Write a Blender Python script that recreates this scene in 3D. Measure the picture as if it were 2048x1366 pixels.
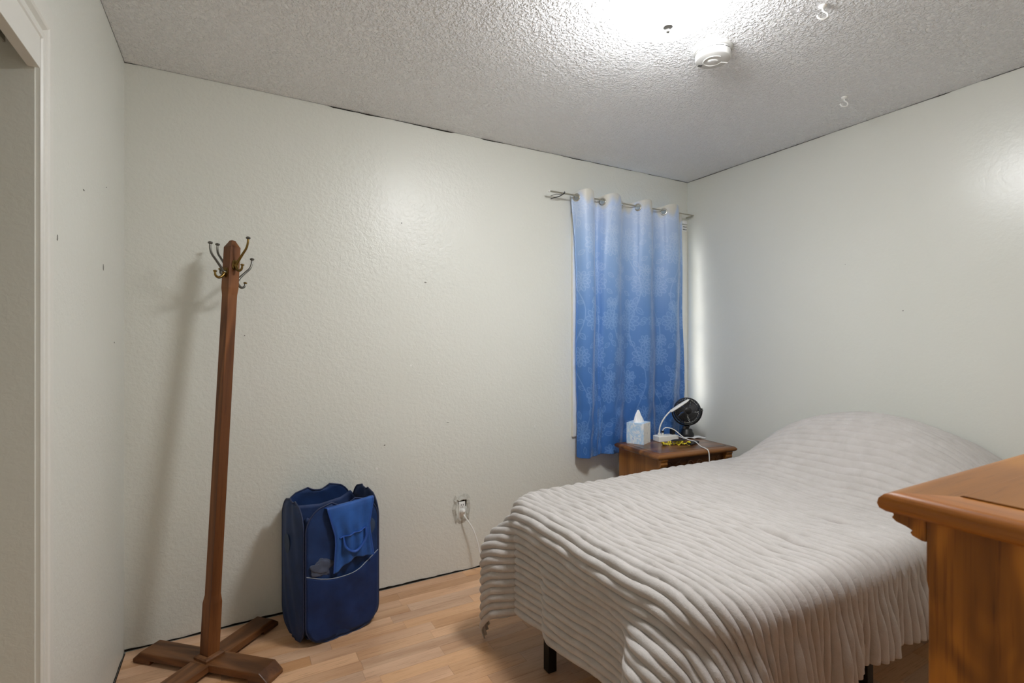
import bpy, bmesh, math, random
import numpy as np
from mathutils import Vector, Matrix

for o in list(bpy.data.objects):
    bpy.data.objects.remove(o, do_unlink=True)
scene = bpy.context.scene
COL = scene.collection
PI = math.pi
rng = random.Random(7)
nrg = np.random.default_rng(11)

# ------------------------------------------------------------------ camera
CAM_H = 1.29
cam_d = bpy.data.cameras.new('camera')
cam = bpy.data.objects.new('camera', cam_d)
COL.objects.link(cam)
cam.location = (0, 0, CAM_H)
cam.rotation_euler = (PI / 2, 0, -math.radians(29.0))
cam_d.sensor_width = 36.0
cam_d.lens = 36.0 * 1010 / 2048
cam_d.shift_y = -0.0015
cam_d.clip_start = 0.02
cam_d.dof.use_dof = True
cam_d.dof.focus_distance = 2.4
cam_d.dof.aperture_fstop = 9.0
scene.camera = cam

# ------------------------------------------------------------------ world (overcast daylight outside the window) + exposure
W = bpy.data.worlds.new('world')
scene.world = W
W.use_nodes = True
W.node_tree.nodes['Background'].inputs[0].default_value = (1.0, 0.99, 0.97, 1)
W.node_tree.nodes['Background'].inputs[1].default_value = 2.1
scene.view_settings.view_transform = 'Standard'
scene.view_settings.look = 'None'
scene.view_settings.exposure = 1.70
scene.view_settings.gamma = 1.0
scene.view_settings.use_curve_mapping = False
LAMP = 25.0        # emission of the ceiling lamp's glass
scene.cycles.max_bounces = 16
scene.cycles.diffuse_bounces = 10

# ------------------------------------------------------------------ room dimensions
XL, XR = -0.39, 2.91
YN, YB = -0.34, 2.605
H = 2.44


# ================================================================== helpers
def s2l(c):
    return tuple(((v / 255) / 12.92 if v / 255 <= 0.04045 else ((v / 255 + 0.055) / 1.055) ** 2.4) for v in c) + (1.0,)


class NT:
    """small helper around a material node tree"""
    def __init__(self, name):
        self.m = bpy.data.materials.new(name)
        self.m.use_nodes = True
        self.t = self.m.node_tree
        self.b = self.t.nodes['Principled BSDF']
        self.out = self.t.nodes['Material Output']

    def n(self, typ, **kw):
        nd = self.t.nodes.new(typ)
        for k, v in kw.items():
            setattr(nd, k, v)
        return nd

    def link(self, a, b):
        self.t.links.new(a, b)

    def coords(self, kind='Object', scale=(1, 1, 1), loc=(0, 0, 0), rot=(0, 0, 0), world=False):
        if world:
            src = self.n('ShaderNodeNewGeometry').outputs['Position']
        else:
            src = self.n('ShaderNodeTexCoord').outputs[kind]
        mp = self.n('ShaderNodeMapping')
        mp.inputs['Scale'].default_value = scale
        mp.inputs['Location'].default_value = loc
        mp.inputs['Rotation'].default_value = rot
        self.link(src, mp.inputs[0])
        return mp.outputs[0]

    def noise(self, vec, scale, detail=3, rough=0.5, dist=0.0):
        nd = self.n('ShaderNodeTexNoise')
        nd.inputs['Scale'].default_value = scale
        nd.inputs['Detail'].default_value = detail
        nd.inputs['Roughness'].default_value = rough
        nd.inputs['Distortion'].default_value = dist
        if vec is not None:
            self.link(vec, nd.inputs['Vector'])
        return nd.outputs['Fac']

    def math(self, op, a, b=None, c=None):
        nd = self.n('ShaderNodeMath', operation=op)
        for i, v in enumerate((a, b, c)):
            if v is None:
                continue
            if isinstance(v, (int, float)):
                nd.inputs[i].default_value = v
            else:
                self.link(v, nd.inputs[i])
        return nd.outputs[0]

    def ramp(self, fac, stops):
        nd = self.n('ShaderNodeValToRGB')
        el = nd.color_ramp.elements
        while len(el) < len(stops):
            el.new(0.5)
        for e, (p, c) in zip(el, stops):
            e.position = p
            e.color = c
        self.link(fac, nd.inputs[0])
        return nd.outputs[0]

    def mix(self, fac, a, b, blend='MIX'):
        nd = self.n('ShaderNodeMix', data_type='RGBA', blend_type=blend)
        for i, v in ((0, fac), (6, a), (7, b)):
            if isinstance(v, (int, float)):
                nd.inputs[i].default_value = v
            elif isinstance(v, tuple):
                nd.inputs[i].default_value = v
            else:
                self.link(v, nd.inputs[i])
        return nd.outputs[2]

    def bump(self, height, strength, dist, prev=None):
        nd = self.n('ShaderNodeBump')
        nd.inputs['Strength'].default_value = strength
        nd.inputs['Distance'].default_value = dist
        self.link(height, nd.inputs['Height'])
        if prev is not None:
            self.link(prev, nd.inputs['Normal'])
        self.link(nd.outputs[0], self.b.inputs['Normal'])
        return nd.outputs[0]

    def set(self, **kw):
        names = dict(color='Base Color', rough='Roughness', metal='Metallic', spec='Specular IOR Level',
                     sheen='Sheen Weight', srough='Sheen Roughness', coat='Coat Weight', crough='Coat Roughness',
                     alpha='Alpha', trans='Transmission Weight')
        for k, v in kw.items():
            s = self.b.inputs[names[k]]
            if hasattr(v, 'node'):
                self.link(v, s)
            else:
                s.default_value = v
        return self


def plain(name, srgb, rough=0.5, metal=0.0, spec=0.5, var=0.06, nscale=30, bump=0.0):
    n = NT(name)
    v = n.coords()
    f = n.noise(v, nscale, 3)
    c = s2l(srgb)
    lo = tuple(x * (1 - var) for x in c[:3]) + (1,)
    hi = tuple(min(1, x * (1 + var)) for x in c[:3]) + (1,)
    n.set(color=n.ramp(f, [(0.3, lo), (0.7, hi)]), rough=rough, metal=metal, spec=spec)
    if bump:
        n.bump(f, bump, 0.002)
    return n.m


def wood(name, dark, mid, light, axis='z', rough=0.35, rings=9.0, low=3.0, coat=0.15, world=False, rand=False, contrast=1.0, along=0.35, pores=True):
    """oak-like timber: contour lines of a stretched noise make the cathedral grain, fine pores on top"""
    n = NT(name)
    st = {'x': (along, 1, 1), 'y': (1, along, 1), 'z': (1, 1, along)}[axis]
    fine = {'x': (0.035, 1, 1), 'y': (1, 0.035, 1), 'z': (1, 1, 0.035)}[axis]
    v = n.coords(scale=st, world=world)
    vf = n.coords(scale=fine, world=world)
    if rand:
        oi = n.n('ShaderNodeObjectInfo')
        r3 = n.math('MULTIPLY', oi.outputs['Random'], 37.0)
        for_v = []
        for src in (v, vf):
            add = n.n('ShaderNodeVectorMath', operation='ADD')
            n.link(src, add.inputs[0])
            cmb = n.n('ShaderNodeCombineXYZ')
            for k in range(3):
                n.link(r3, cmb.inputs[k])
            n.link(cmb.outputs[0], add.inputs[1])
            for_v.append(add.outputs[0])
        v, vf = for_v
    base = n.noise(v, low, 2, 0.45, 0.6)
    ring = n.math('SINE', n.math('MULTIPLY', base, rings * 2 * PI))
    ring = n.math('MULTIPLY_ADD', ring, 0.5, 0.5)
    por = n.noise(vf, 260, 4, 0.6)
    por2 = n.noise(vf, 60, 3, 0.6)
    g = n.math('MULTIPLY_ADD', ring, 0.55 * contrast, n.math('MULTIPLY', por2, 0.45))
    col = n.ramp(g, [(0.1, s2l(light)), (0.45, s2l(mid)), (0.85, s2l(dark))])
    if pores:
        pm = n.ramp(por, [(0.56, (1, 1, 1, 1)), (0.72, (0.62, 0.55, 0.5, 1))])
        col = n.mix(1.0, col, pm, 'MULTIPLY')
    if rand:
        hv = n.n('ShaderNodeHueSaturation')
        n.link(col, hv.inputs['Color'])
        n.link(n.math('MULTIPLY_ADD', oi.outputs['Random'], 0.24, 0.88), hv.inputs['Value'])
        n.link(n.math('MULTIPLY_ADD', n.math('FRACT', r3), 0.22, 0.89), hv.inputs['Saturation'])
        col = hv.outputs[0]
    n.set(color=col, rough=rough, coat=coat, crough=0.25, spec=0.35)
    n.bump(por, 0.12, 0.001)
    return n.m


class MB:
    """collects geometry for ONE mesh object"""
    def __init__(self):
        self.v, self.f = [], []

    def add(self, verts, faces):
        k = len(self.v)
        self.v += [tuple(p) for p in verts]
        self.f += [tuple(i + k for i in f) for f in faces]
        return self

    def box(self, x0, x1, y0, y1, z0, z1, M=None):
        vs = [(x, y, z) for z in (z0, z1) for x, y in ((x0, y0), (x1, y0), (x1, y1), (x0, y1))]
        if M is not None:
            vs = [M @ Vector(p) for p in vs]
        return self.add(vs, [(3, 2, 1, 0), (4, 5, 6, 7), (0, 1, 5, 4), (1, 2, 6, 5), (2, 3, 7, 6), (3, 0, 4, 7)])

    def tube(self, pts, r, segs=10, closed=False, cap=True, flat=None):
        pts = [Vector(p) for p in pts]
        n = len(pts)
        rs = r if isinstance(r, (list, tuple)) else [r] * n
        up = Vector((0, 0, 1))
        prev = None
        rings = []
        for i, p in enumerate(pts):
            if closed:
                t = pts[(i + 1) % n] - pts[i - 1]
            else:
                t = pts[min(i + 1, n - 1)] - pts[max(i - 1, 0)]
            t.normalize()
            if prev is None:
                a = t.cross(up)
                if a.length < 1e-3:
                    a = t.cross(Vector((1, 0, 0)))
            else:
                a = prev - t * prev.dot(t)
            a.normalize()
            prev = a
            b = t.cross(a)
            fb = 1.0 if flat is None else flat
            rings.append([p + (a * math.cos(2 * PI * k / segs) + b * fb * math.sin(2 * PI * k / segs)) * rs[i] for k in range(segs)])
        vs = [q for rg in rings for q in rg]
        fs = []
        m = n if closed else n - 1
        for i in range(m):
            j = (i + 1) % n
            for k in range(segs):
                l = (k + 1) % segs
                fs.append((i * segs + k, i * segs + l, j * segs + l, j * segs + k))
        if cap and not closed:
            fs.append(tuple(range(segs))[::-1])
            fs.append(tuple((n - 1) * segs + k for k in range(segs)))
        return self.add(vs, fs)

    def lathe(self, prof, segs=24, M=None, cap=True):
        """prof: (radius, z) list"""
        vs, fs = [], []
        for r, z in prof:
            for k in range(segs):
                a = 2 * PI * k / segs
                vs.append((r * math.cos(a), r * math.sin(a), z))
        for i in range(len(prof) - 1):
            for k in range(segs):
                l = (k + 1) % segs
                fs.append((i * segs + k, i * segs + l, (i + 1) * segs + l, (i + 1) * segs + k))
        if cap:
            fs.append(tuple(range(segs))[::-1])
            fs.append(tuple((len(prof) - 1) * segs + k for k in range(segs)))
        if M is not None:
            vs = [M @ Vector(p) for p in vs]
        return self.add(vs, fs)

    def prism(self, outline, a0, a1, plane='xz', M=None):
        """extrude a 2D outline; plane 'xz' extrudes along y, 'yz' along x, 'xy' along z"""
        def mk(p, a):
            if plane == 'xz':
                return (p[0], a, p[1])
            if plane == 'yz':
                return (a, p[0], p[1])
            return (p[0], p[1], a)
        n = len(outline)
        vs = [mk(p, a0) for p in outline] + [mk(p, a1) for p in outline]
        if M is not None:
            vs = [M @ Vector(p) for p in vs]
        fs = [(i, (i + 1) % n, n + (i + 1) % n, n + i) for i in range(n)]
        fs += [tuple(range(n))[::-1], tuple(range(n, 2 * n))]
        return self.add(vs, fs)

    def sphere(self, c, r, segs=12, rings=8, sc=(1, 1, 1)):
        prof = [(max(1e-4, math.sin(PI * i / rings)) * r, -math.cos(PI * i / rings) * r) for i in range(rings + 1)]
        M = Matrix.Translation(c) @ Matrix.Diagonal((sc[0], sc[1], sc[2], 1))
        return self.lathe(prof, segs, M)

    def grid(self, P):
        """P: (n, m, 3) array"""
        n, m = P.shape[:2]
        idx = np.arange(n * m).reshape(n, m)
        q = np.stack([idx[:-1, :-1], idx[1:, :-1], idx[1:, 1:], idx[:-1, 1:]], -1).reshape(-1, 4)
        return self.add(P.reshape(-1, 3).tolist(), q.tolist())

    def build(self, name, mat, parent=None, smooth=None, bevel=0.0, solid=0.0, seg=2):
        me = bpy.data.meshes.new(name)
        me.from_pydata(self.v, [], self.f)
        bm = bmesh.new()
        bm.from_mesh(me)
        bmesh.ops.recalc_face_normals(bm, faces=bm.faces)
        bm.to_mesh(me)
        bm.free()
        return link(name, me, mat, parent, smooth, bevel, solid, seg)


def link(name, me, mat, parent=None, smooth=None, bevel=0.0, solid=0.0, seg=2):
    ob = bpy.data.objects.new(name, me)
    COL.objects.link(ob)
    if mat is not None:
        me.materials.append(mat)
    if parent is not None:
        ob.parent = parent
    if smooth is not None:
        me.polygons.foreach_set('use_smooth', [True] * len(me.polygons))
        if smooth < 3.1:
            me.set_sharp_from_angle(angle=smooth)
    if solid:
        md = ob.modifiers.new('solid', 'SOLIDIFY')
        md.thickness = solid
        md.offset = 0
    if bevel:
        md = ob.modifiers.new('bevel', 'BEVEL')
        md.width = bevel
        md.segments = seg
        md.limit_method = 'ANGLE'
        md.angle_limit = math.radians(40)
    return ob


def fast_grid(name, P, mat, parent=None, keep=None, color=None, solid=0.0):
    """dense grid straight from numpy; keep = quad mask, color = (n,m,3)"""
    n, m = P.shape[:2]
    idx = np.arange(n * m, dtype=np.int32).reshape(n, m)
    q = np.stack([idx[:-1, :-1], idx[1:, :-1], idx[1:, 1:], idx[:-1, 1:]], -1).reshape(-1, 4)
    if keep is not None:
        q = q[keep.reshape(-1)]
    me = bpy.data.meshes.new(name)
    me.vertices.add(n * m)
    me.vertices.foreach_set('co', P.reshape(-1).astype(np.float32))
    me.loops.add(len(q) * 4)
    me.loops.foreach_set('vertex_index', q.reshape(-1))
    me.polygons.add(len(q))
    me.polygons.foreach_set('loop_start', np.arange(0, len(q) * 4, 4, dtype=np.int32))
    me.polygons.foreach_set('loop_total', np.full(len(q), 4, dtype=np.int32))
    me.polygons.foreach_set('use_smooth', np.ones(len(q), dtype=bool))
    me.update(calc_edges=True)
    if color is not None:
        at = me.color_attributes.new('print', 'FLOAT_COLOR', 'POINT')
        c = np.ones((n * m, 4), dtype=np.float32)
        c[:, :3] = color.reshape(-1, 3)
        at.data.foreach_set('color', c.reshape(-1))
    return link(name, me, mat, parent, None, 0, solid)


def thing(name, loc, label, cat, rz=0.0, group=None):
    o = bpy.data.objects.new(name, None)
    COL.objects.link(o)
    o.empty_display_size = 0.05
    o.location = loc
    o.rotation_euler = (0, 0, rz)
    return tag(o, label, cat, group)


def tag(o, label, cat, group=None):
    o['label'] = label
    o['category'] = cat
    if group:
        o['group'] = group
    return o


def struct(o, label=None):
    o['kind'] = 'structure'
    if label:
        o['label'] = label
    return o


def smooth_path(pts, n=40):
    """Catmull-Rom through the points"""
    p = [np.array(q, float) for q in pts]
    p = [2 * p[0] - p[1]] + p + [2 * p[-1] - p[-2]]
    out = []
    segs = len(p) - 3
    per = max(2, n // segs)
    for i in range(segs):
        a, b, c, d = p[i:i + 4]
        for k in range(per):
            t = k / per
            out.append(0.5 * ((2 * b) + (-a + c) * t + (2 * a - 5 * b + 4 * c - d) * t * t + (-a + 3 * b - 3 * c + d) * t ** 3))
    out.append(p[-2])
    return [tuple(q) for q in out]


def sstep(a, b, x):
    t = np.clip((x - a) / (b - a), 0, 1)
    return t * t * (3 - 2 * t)


# ================================================================== materials
def wall_mat(name, rough=0.36, bumpstr=0.35, seam=None):
    n = NT(name)
    v = n.coords(world=True)
    a = n.noise(v, 60, 3, 0.55, 0.4)
    b = n.noise(v, 9, 2, 0.5)
    big = n.noise(v, 1.3, 2, 0.5)
    col = n.ramp(big, [(0.3, s2l((216, 217, 208))), (0.7, s2l((220, 221, 213)))])
    n.set(color=col, rough=rough, spec=0.5)
    h = n.math('MULTIPLY_ADD', b, 0.8, a)
    if seam is not None:
        # smooth trowelled drywall joint: texture fades out in a vertical band
        sep = n.n('ShaderNodeSeparateXYZ')
        n.link(v, sep.inputs[0])
        w = n.math('ABSOLUTE', n.math('SUBTRACT', sep.outputs[0], seam))
        m = n.n('ShaderNodeMapRange')
        m.inputs['From Min'].default_value = 0.0
        m.inputs['From Max'].default_value = 0.13
        n.link(w, m.inputs['Value'])
        h = n.math('MULTIPLY', h, n.math('MULTIPLY_ADD', m.outputs[0], 0.60, 0.40))
    n.bump(h, bumpstr, 0.006)
    return n.m


M_wall_b = wall_mat('wall_paint_back', 0.37, 0.40, 0.75)
M_wall_l = wall_mat('wall_paint_left', 0.42, 0.28)
M_wall_r = wall_mat('wall_paint_right', 0.30, 0.10)
M_wall_n = wall_mat('wall_paint_near', 0.42, 0.2)

n = NT('popcorn_ceiling')
v = n.coords(world=True)
c1 = n.noise(v, 85, 2, 0.55, 0.3)
c2 = n.noise(v, 210, 2, 0.5)
c3 = n.noise(v, 2.2, 2, 0.5)
hh = n.math('MULTIPLY_ADD', c2, 0.35, n.ramp(c1, [(0.42, (0, 0, 0, 1)), (0.66, (1, 1, 1, 1))]))
hh = n.math('MULTIPLY_ADD', c3, 1.2, hh)
n.set(color=s2l((248, 249, 250)), rough=0.42, spec=0.5)
n.bump(hh, 0.75, 0.011)
M_ceil = n.m

M_trim = plain('trim_paint', (220, 219, 211), 0.4, var=0.02, nscale=6)
M_jamb = wall_mat('jamb_paint', 0.5, 0.10)
M_dark_gap = plain('dark_gap', (36, 33, 28), 0.9, spec=0.1)
M_chip_w = plain('bare_plaster', (236, 235, 230), 0.8)
M_chip_d = plain('scuff_dark', (120, 119, 112), 0.7)
M_plank = wood('laminate', (182, 138, 102), (206, 164, 128), (220, 180, 144), 'x', 0.34, 5.0, 2.6, 0.1, world=True, rand=True, contrast=0.7, along=0.16)
M_sub = plain('floor_underlay', (60, 46, 36), 0.9)

# ================================================================== the room shell
T = 0.12
mb = MB().box(XL - 0.75, XR + T, YN - T, YB + T, -0.12, -0.009)
floor = struct(mb.build('floor', M_sub))

mb = MB().box(XL - 0.75, XR + T, YN - T, YB + T, H, H + 0.12)
ceiling = struct(mb.build('ceiling', M_ceil))

# back wall with the window opening behind the curtain
WX0, WX1, WZ0, WZ1 = 1.98, 2.82, 0.78, 2.02
mb = MB()
mb.box(XL - T, WX0, YB, YB + T, -0.01, H)
mb.box(WX1, XR + T, YB, YB + T, -0.01, H)
mb.box(WX0, WX1, YB, YB + T, -0.01, WZ0)
mb.box(WX0, WX1, YB, YB + T, WZ1, H)
wall_back = struct(mb.build('wall_back', M_wall_b))
wall_right = struct(MB().box(XR, XR + T, YN - T, YB, -0.01, H).build('wall_right', M_wall_r))
wall_front = struct(MB().box(XL - T, XR, YN - T, YN, -0.01, H).build('wall_front', M_wall_n))

# left wall with the closet opening
OY0, OY1, OZ = 0.10, 1.524, 1.975
mb = MB()
mb.box(XL - T, XL, OY1, YB, -0.01, H)
mb.box(XL - T, XL, YN, OY0, -0.01, H)
mb.box(XL - T, XL, OY0, OY1, OZ, H)
wall_left = struct(mb.build('wall_left', M_wall_l))
# closet interior: return walls flush with the opening, back wall, closet ceiling
mb = MB()
mb.box(XL - 0.72, XL - T, OY1, OY1 + 0.1, -0.01, H)
mb.box(XL - 0.72, XL - T, OY0 - 0.1, OY0, -0.01, H)
mb.box(XL - 0.80, XL - 0.72, OY0 - 0.1, OY1 + 0.1, -0.01, H)
wall_closet = struct(mb.build('wall_closet', M_jamb))
struct(MB().box(XL - T - 0.001, XL + 0.0005, OY1 - 0.006, OY1 + 0.0005, -0.005, OZ - 0.001).build('door_jamb', M_jamb, wall_left))

# closet casing: two-ridge moulding around the opening, mitred
def casing(name, prof, mat):
    """prof: (offset from opening edge outward, proud of the wall) swept up the far side and along the top"""
    m = MB()
    path = [(OY1, -0.005, (1, 0)), (OY1, OZ, (1, 1)), (OY0, OZ, (-1, 1)), (OY0, -0.005, (-1, 0))]
    rows = []
    for (y, z, d) in path:
        rows.append([(XL + pr, y + d[0] * off, z + d[1] * off) for off, pr in prof])
    k = len(prof)
    vs = [p for r in rows for p in r]
    fs = []
    for i in range(3):
        for j in range(k - 1):
            fs.append((i * k + j, (i + 1) * k + j, (i + 1) * k + j + 1, i * k + j + 1))
    return m.add(vs, fs).build(name, mat)

trim_1 = struct(casing('trim_1', [(0.0, -0.03), (0.0, 0.009), (0.004, 0.013), (0.018, 0.013), (0.022, 0.010), (0.026, 0.003),
                                  (0.038, 0.003), (0.044, 0.011), (0.049, 0.014), (0.056, 0.014), (0.060, 0.010),
                                  (0.062, 0.004), (0.120, 0.003), (0.1215, -0.001)], M_trim))
# header board that hides the sliding door track, and the track
struct(MB().box(XL - 0.012, XL + 0.010, OY0, OY1 - 0.006, 1.905, OZ + 0.002).build('trim_2', M_trim, bevel=0.001))
M_track = plain('track_metal', (150, 150, 143), 0.5, 0.3)
tr = thing('closet_door_track', (XL - 0.07, 0.8, 1.975), 'pale sliding door track inside the closet head, upper left corner', 'track')
MB().box(-0.034, 0.034, -0.69, 0.69, -0.006, 0.0).build('track_plate', M_track, tr)
for xx in (-0.03, -0.002, 0.026):
    MB().box(xx, xx + 0.004, -0.69, 0.69, -0.040, -0.006).build('track_lip', M_track, tr)

# ragged dark gaps where walls meet ceiling and floor
def ragged(name, a, b, zc, w0, w1, nrm, parent, seedv, up=1, gaps=0.25, mat=None):
    r = random.Random(seedv)
    m = MB()
    a, b = Vector(a), Vector(b)
    L = (b - a).length
    nseg = int(L / 0.025)
    w = (w0 + w1) / 2
    on = True
    pts = []
    for i in range(nseg + 1):
        w += r.uniform(-1, 1) * (w1 - w0) * 0.35
        w = min(w1, max(w0, w))
        if r.random() < 0.12:
            on = r.random() > gaps
        p = a.lerp(b, i / nseg) + Vector(nrm) * 0.0012
        pts.append((p, w if on else w0 * 0.15))
    vs, fs = [], []
    for p, ww in pts:
        vs += [(p.x, p.y, zc), (p.x, p.y, zc + up * ww)]
    for i in range(nseg):
        fs.append((2 * i, 2 * i + 1, 2 * i + 3, 2 * i + 2))
    o = m.add(vs, fs).build(name, mat or M_dark_gap, parent, solid=0.001)
    o['kind'] = 'stuff'
    return o

ragged('ceiling_gap', (XL, YB, 0), (XR, YB, 0), H - 0.0008, 0.0008, 0.0055, (0, -1, 0), wall_back, 3, -1, 0.4)
ragged('ceiling_gap', (XL, 1.0, 0), (XL, YB, 0), H - 0.0008, 0.0008, 0.0045, (1, 0, 0), wall_left, 4, -1, 0.4)
ragged('ceiling_gap', (XR, 0.2, 0), (XR, YB, 0), H - 0.0008, 0.0006, 0.0030, (-1, 0, 0), wall_right, 5, -1, 0.4)
ragged('floor_gap', (XL, YB, 0), (XR, YB, 0), 0.0, 0.003, 0.011, (0, -1, 0), wall_back, 6, 1, 0.1)
ragged('floor_gap', (XL, 1.62, 0), (XL, YB, 0), 0.0, 0.002, 0.007, (1, 0, 0), wall_left, 7, 1, 0.15)

# paint chips and scuffs
def chips(name, lst, plane, mat, parent):
    m = MB()
    r = random.Random(len(lst))
    for (u, z, w, h) in lst:
        k = 7
        ring = []
        for i in range(k):
            a = 2 * PI * i / k
            ring.append((u + w * math.cos(a) * r.uniform(0.6, 1.1), z + h * math.sin(a) * r.uniform(0.6, 1.1)))
        if plane == 'b':
            m.prism(ring, YB - 0.0012, YB + 0.002, 'xz')
        elif plane == 'l':
            m.prism(ring, XL - 0.002, XL + 0.0012, 'yz')
        else:
            m.prism(ring, XR - 0.0012, XR + 0.002, 'yz')
    o = m.build(name, mat, parent)
    o['kind'] = 'stuff'

chips('paint_chip', [(0.83, 1.155, .006, .006), (0.985, 1.165, .004, .004), (1.005, 1.05, .005, .004), (1.075, 1.065, .003, .005), (1.42, 1.055, .004, .004),
                     (1.60, 0.77, .005, .006), (0.74, 0.83, .003, .004), (0.65, 0.63, .007, .007), (1.05, 0.74, .003, .003), (1.085, 0.745, .003, .003), (1.53, 1.17, .003, .003), (1.40, 0.74, .003, .003)], 'b', M_chip_w, wall_back)
chips('scuff', [(0.69, 0.745, .005, .004), (1.04, 0.835, .009, .002), (0.05, 1.31, .003, .003), (0.78, 1.905, .004, .004), (0.91, 1.60, .009, .003)], 'b', M_chip_d, wall_back)
chips('scuff', [(1.688, 1.549, .003, .009), (2.213, 1.54, .004, .012), (1.95, 1.74, .010, .002), (2.26, 1.83, .004, .002), (2.4, 1.28, .003, .003)], 'l', M_chip_d, wall_left)
chips('scuff', [(1.25, 1.435, .003, .003), (1.52, 1.7, .002, .002)], 'r', M_chip_d, wall_right)

# laminate strips: nearest / visible rows as single parts
unit = bpy.data.meshes.new('plank')
mb = MB().box(0, 1, 0, 1, -0.009, 0)
unit.from_pydata(mb.v, [], mb.f)
unit.materials.append(M_plank)
SW = 0.0655
PX0, PX1, PY1 = XL + 0.006, XR - 0.006, YB - 0.008
row = 0
y = PY1
rest = MB()
r = random.Random(21)
nparts = 0
while y > YN + 0.01:
    y0 = max(y - SW, YN + 0.005)
    x = PX0 - r.uniform(0.0, 0.35)
    while x < PX1:
        L = r.choice((0.32, 0.40, 0.46, 0.52))
        xa, xb = max(x, PX0), min(x + L, PX1)
        if xb - xa > 0.005:
            if y > 0.75 and nparts < 280:
                o = bpy.data.objects.new('plank', unit)
                COL.objects.link(o)
                o.parent = floor
                o.location = (xa + 0.0003, y0 + 0.0003, -r.uniform(0, 0.0003))
                o.scale = (xb - xa - 0.0006, y - y0 - 0.0006, 1)
                nparts += 1
            else:
                rest.box(xa + 0.0003, xb - 0.0003, y0 + 0.0003, y - 0.0003, -0.009, 0)
        x += L
    y = y0
    row += 1
# closet floor strips
for k in range(12):
    rest.box(XL - 0.715, XL + 0.005, OY0 + 0.002 + k * 0.1185, OY0 + 0.118 + k * 0.1185, -0.009, -0.0004)
o = rest.build('plank_field', M_plank, floor)
o['kind'] = 'stuff'

# window behind the curtain
M_wtrim = plain('window_casing_paint', (222, 220, 208), 0.45, var=0.02)
n = NT('window_glass')
n.set(color=(1, 1, 1, 1), rough=0.02, trans=1.0)
n.b.inputs['IOR'].default_value = 1.05
M_glass = n.m
win = bpy.data.objects.new('window_1', None)
COL.objects.link(win)
win.location = ((WX0 + WX1) / 2, YB, WZ0)
struct(win)
def wloc(m, name, mat, **k):
    o = m.build(name, mat, win, **k)
    o.matrix_parent_inverse = Matrix.Translation(-win.location)
    return o
for (a, b, c, d) in ((1.872, WX0, 0.68, 2.09), (WX1, 2.892, 0.68, 2.09), (WX0, WX1, 0.68, WZ0), (WX0, WX1, WZ1, 2.09)):
    wloc(MB().box(a, b, YB - 0.014, YB + 0.001, c, d), 'window_casing', M_wtrim, bevel=0.003)
for (a, b, c, d) in ((WX0, WX0 + 0.04, WZ0, WZ1), (WX1 - 0.04, WX1, WZ0, WZ1), (WX0 + .04, WX1 - .04, WZ0, WZ0 + 0.05), (WX0 + .04, WX1 - .04, WZ1 - 0.05, WZ1), (WX0 + .04, WX1 - .04, 1.36, 1.40)):
    wloc(MB().box(a, b, YB + 0.045, YB + 0.085, c, d), 'window_frame', M_wtrim, bevel=0.002)
wloc(MB().box(WX0 + .04, WX1 - .04, YB + 0.062, YB + 0.066, WZ0 + .05, 1.36), 'pane', M_glass)
wloc(MB().box(WX0 + .04, WX1 - .04, YB + 0.062, YB + 0.066, 1.40, WZ1 - .05), 'pane', M_glass)

# ================================================================== ceiling lamp (the room's light)
LX, LY = 1.25, 1.20
n = NT('lit_glass')
n.set(color=(1, 1, 1, 1), rough=0.4)
n.b.inputs['Emission Color'].default_value = (0.975, 0.985, 1.01, 1)
sepz = n.n('ShaderNodeSeparateXYZ')
n.link(n.coords(), sepz.inputs[0])
mr = n.n('ShaderNodeMapRange')
mr.interpolation_type = 'SMOOTHSTEP'
for k_, v_ in (('From Min', -0.030), ('From Max', -0.105), ('To Min', 0.55 * LAMP), ('To Max', 1.20 * LAMP)):
    mr.inputs[k_].default_value = v_
n.link(sepz.outputs[2], mr.inputs['Value'])
n.link(mr.outputs[0], n.b.inputs['Emission Strength'])
M_lit = n.m
M_brass = plain('brass', (126, 102, 56), 0.32, 1.0, var=0.15)
M_nickel = plain('brushed_nickel', (150, 146, 138), 0.3, 1.0, var=0.1)
M_white = plain('white_plastic', (232, 232, 228), 0.4, var=0.02)
lamp = thing('ceiling_lamp', (LX, LY, H), 'glowing white glass dome lamp with small metal finial on the ceiling', 'lamp')
MB().lathe([(0.182, 0.0), (0.186, -0.014), (0.186, -0.024), (0.183, -0.026), (0.05, -0.025)], 48).build('lamp_pan', M_white, lamp, smooth=0.6)
prof = [(0.186 * math.cos(a) ** 0.85, -0.027 - 0.093 * math.sin(a)) for a in np.linspace(0.0, 1.5, 14)]
MB().lathe(prof, 48).build('glass_dome', M_lit, lamp, smooth=1.2)
MB().lathe([(0.004, -0.118), (0.015, -0.121), (0.016, -0.126), (0.009, -0.130), (0.006, -0.133), (0.0075, -0.138), (0.005, -0.143), (0.001, -0.145)], 20).build('finial', plain('finial_metal', (52, 50, 46), 0.6, 0.0), lamp, smooth=0.8)

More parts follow.
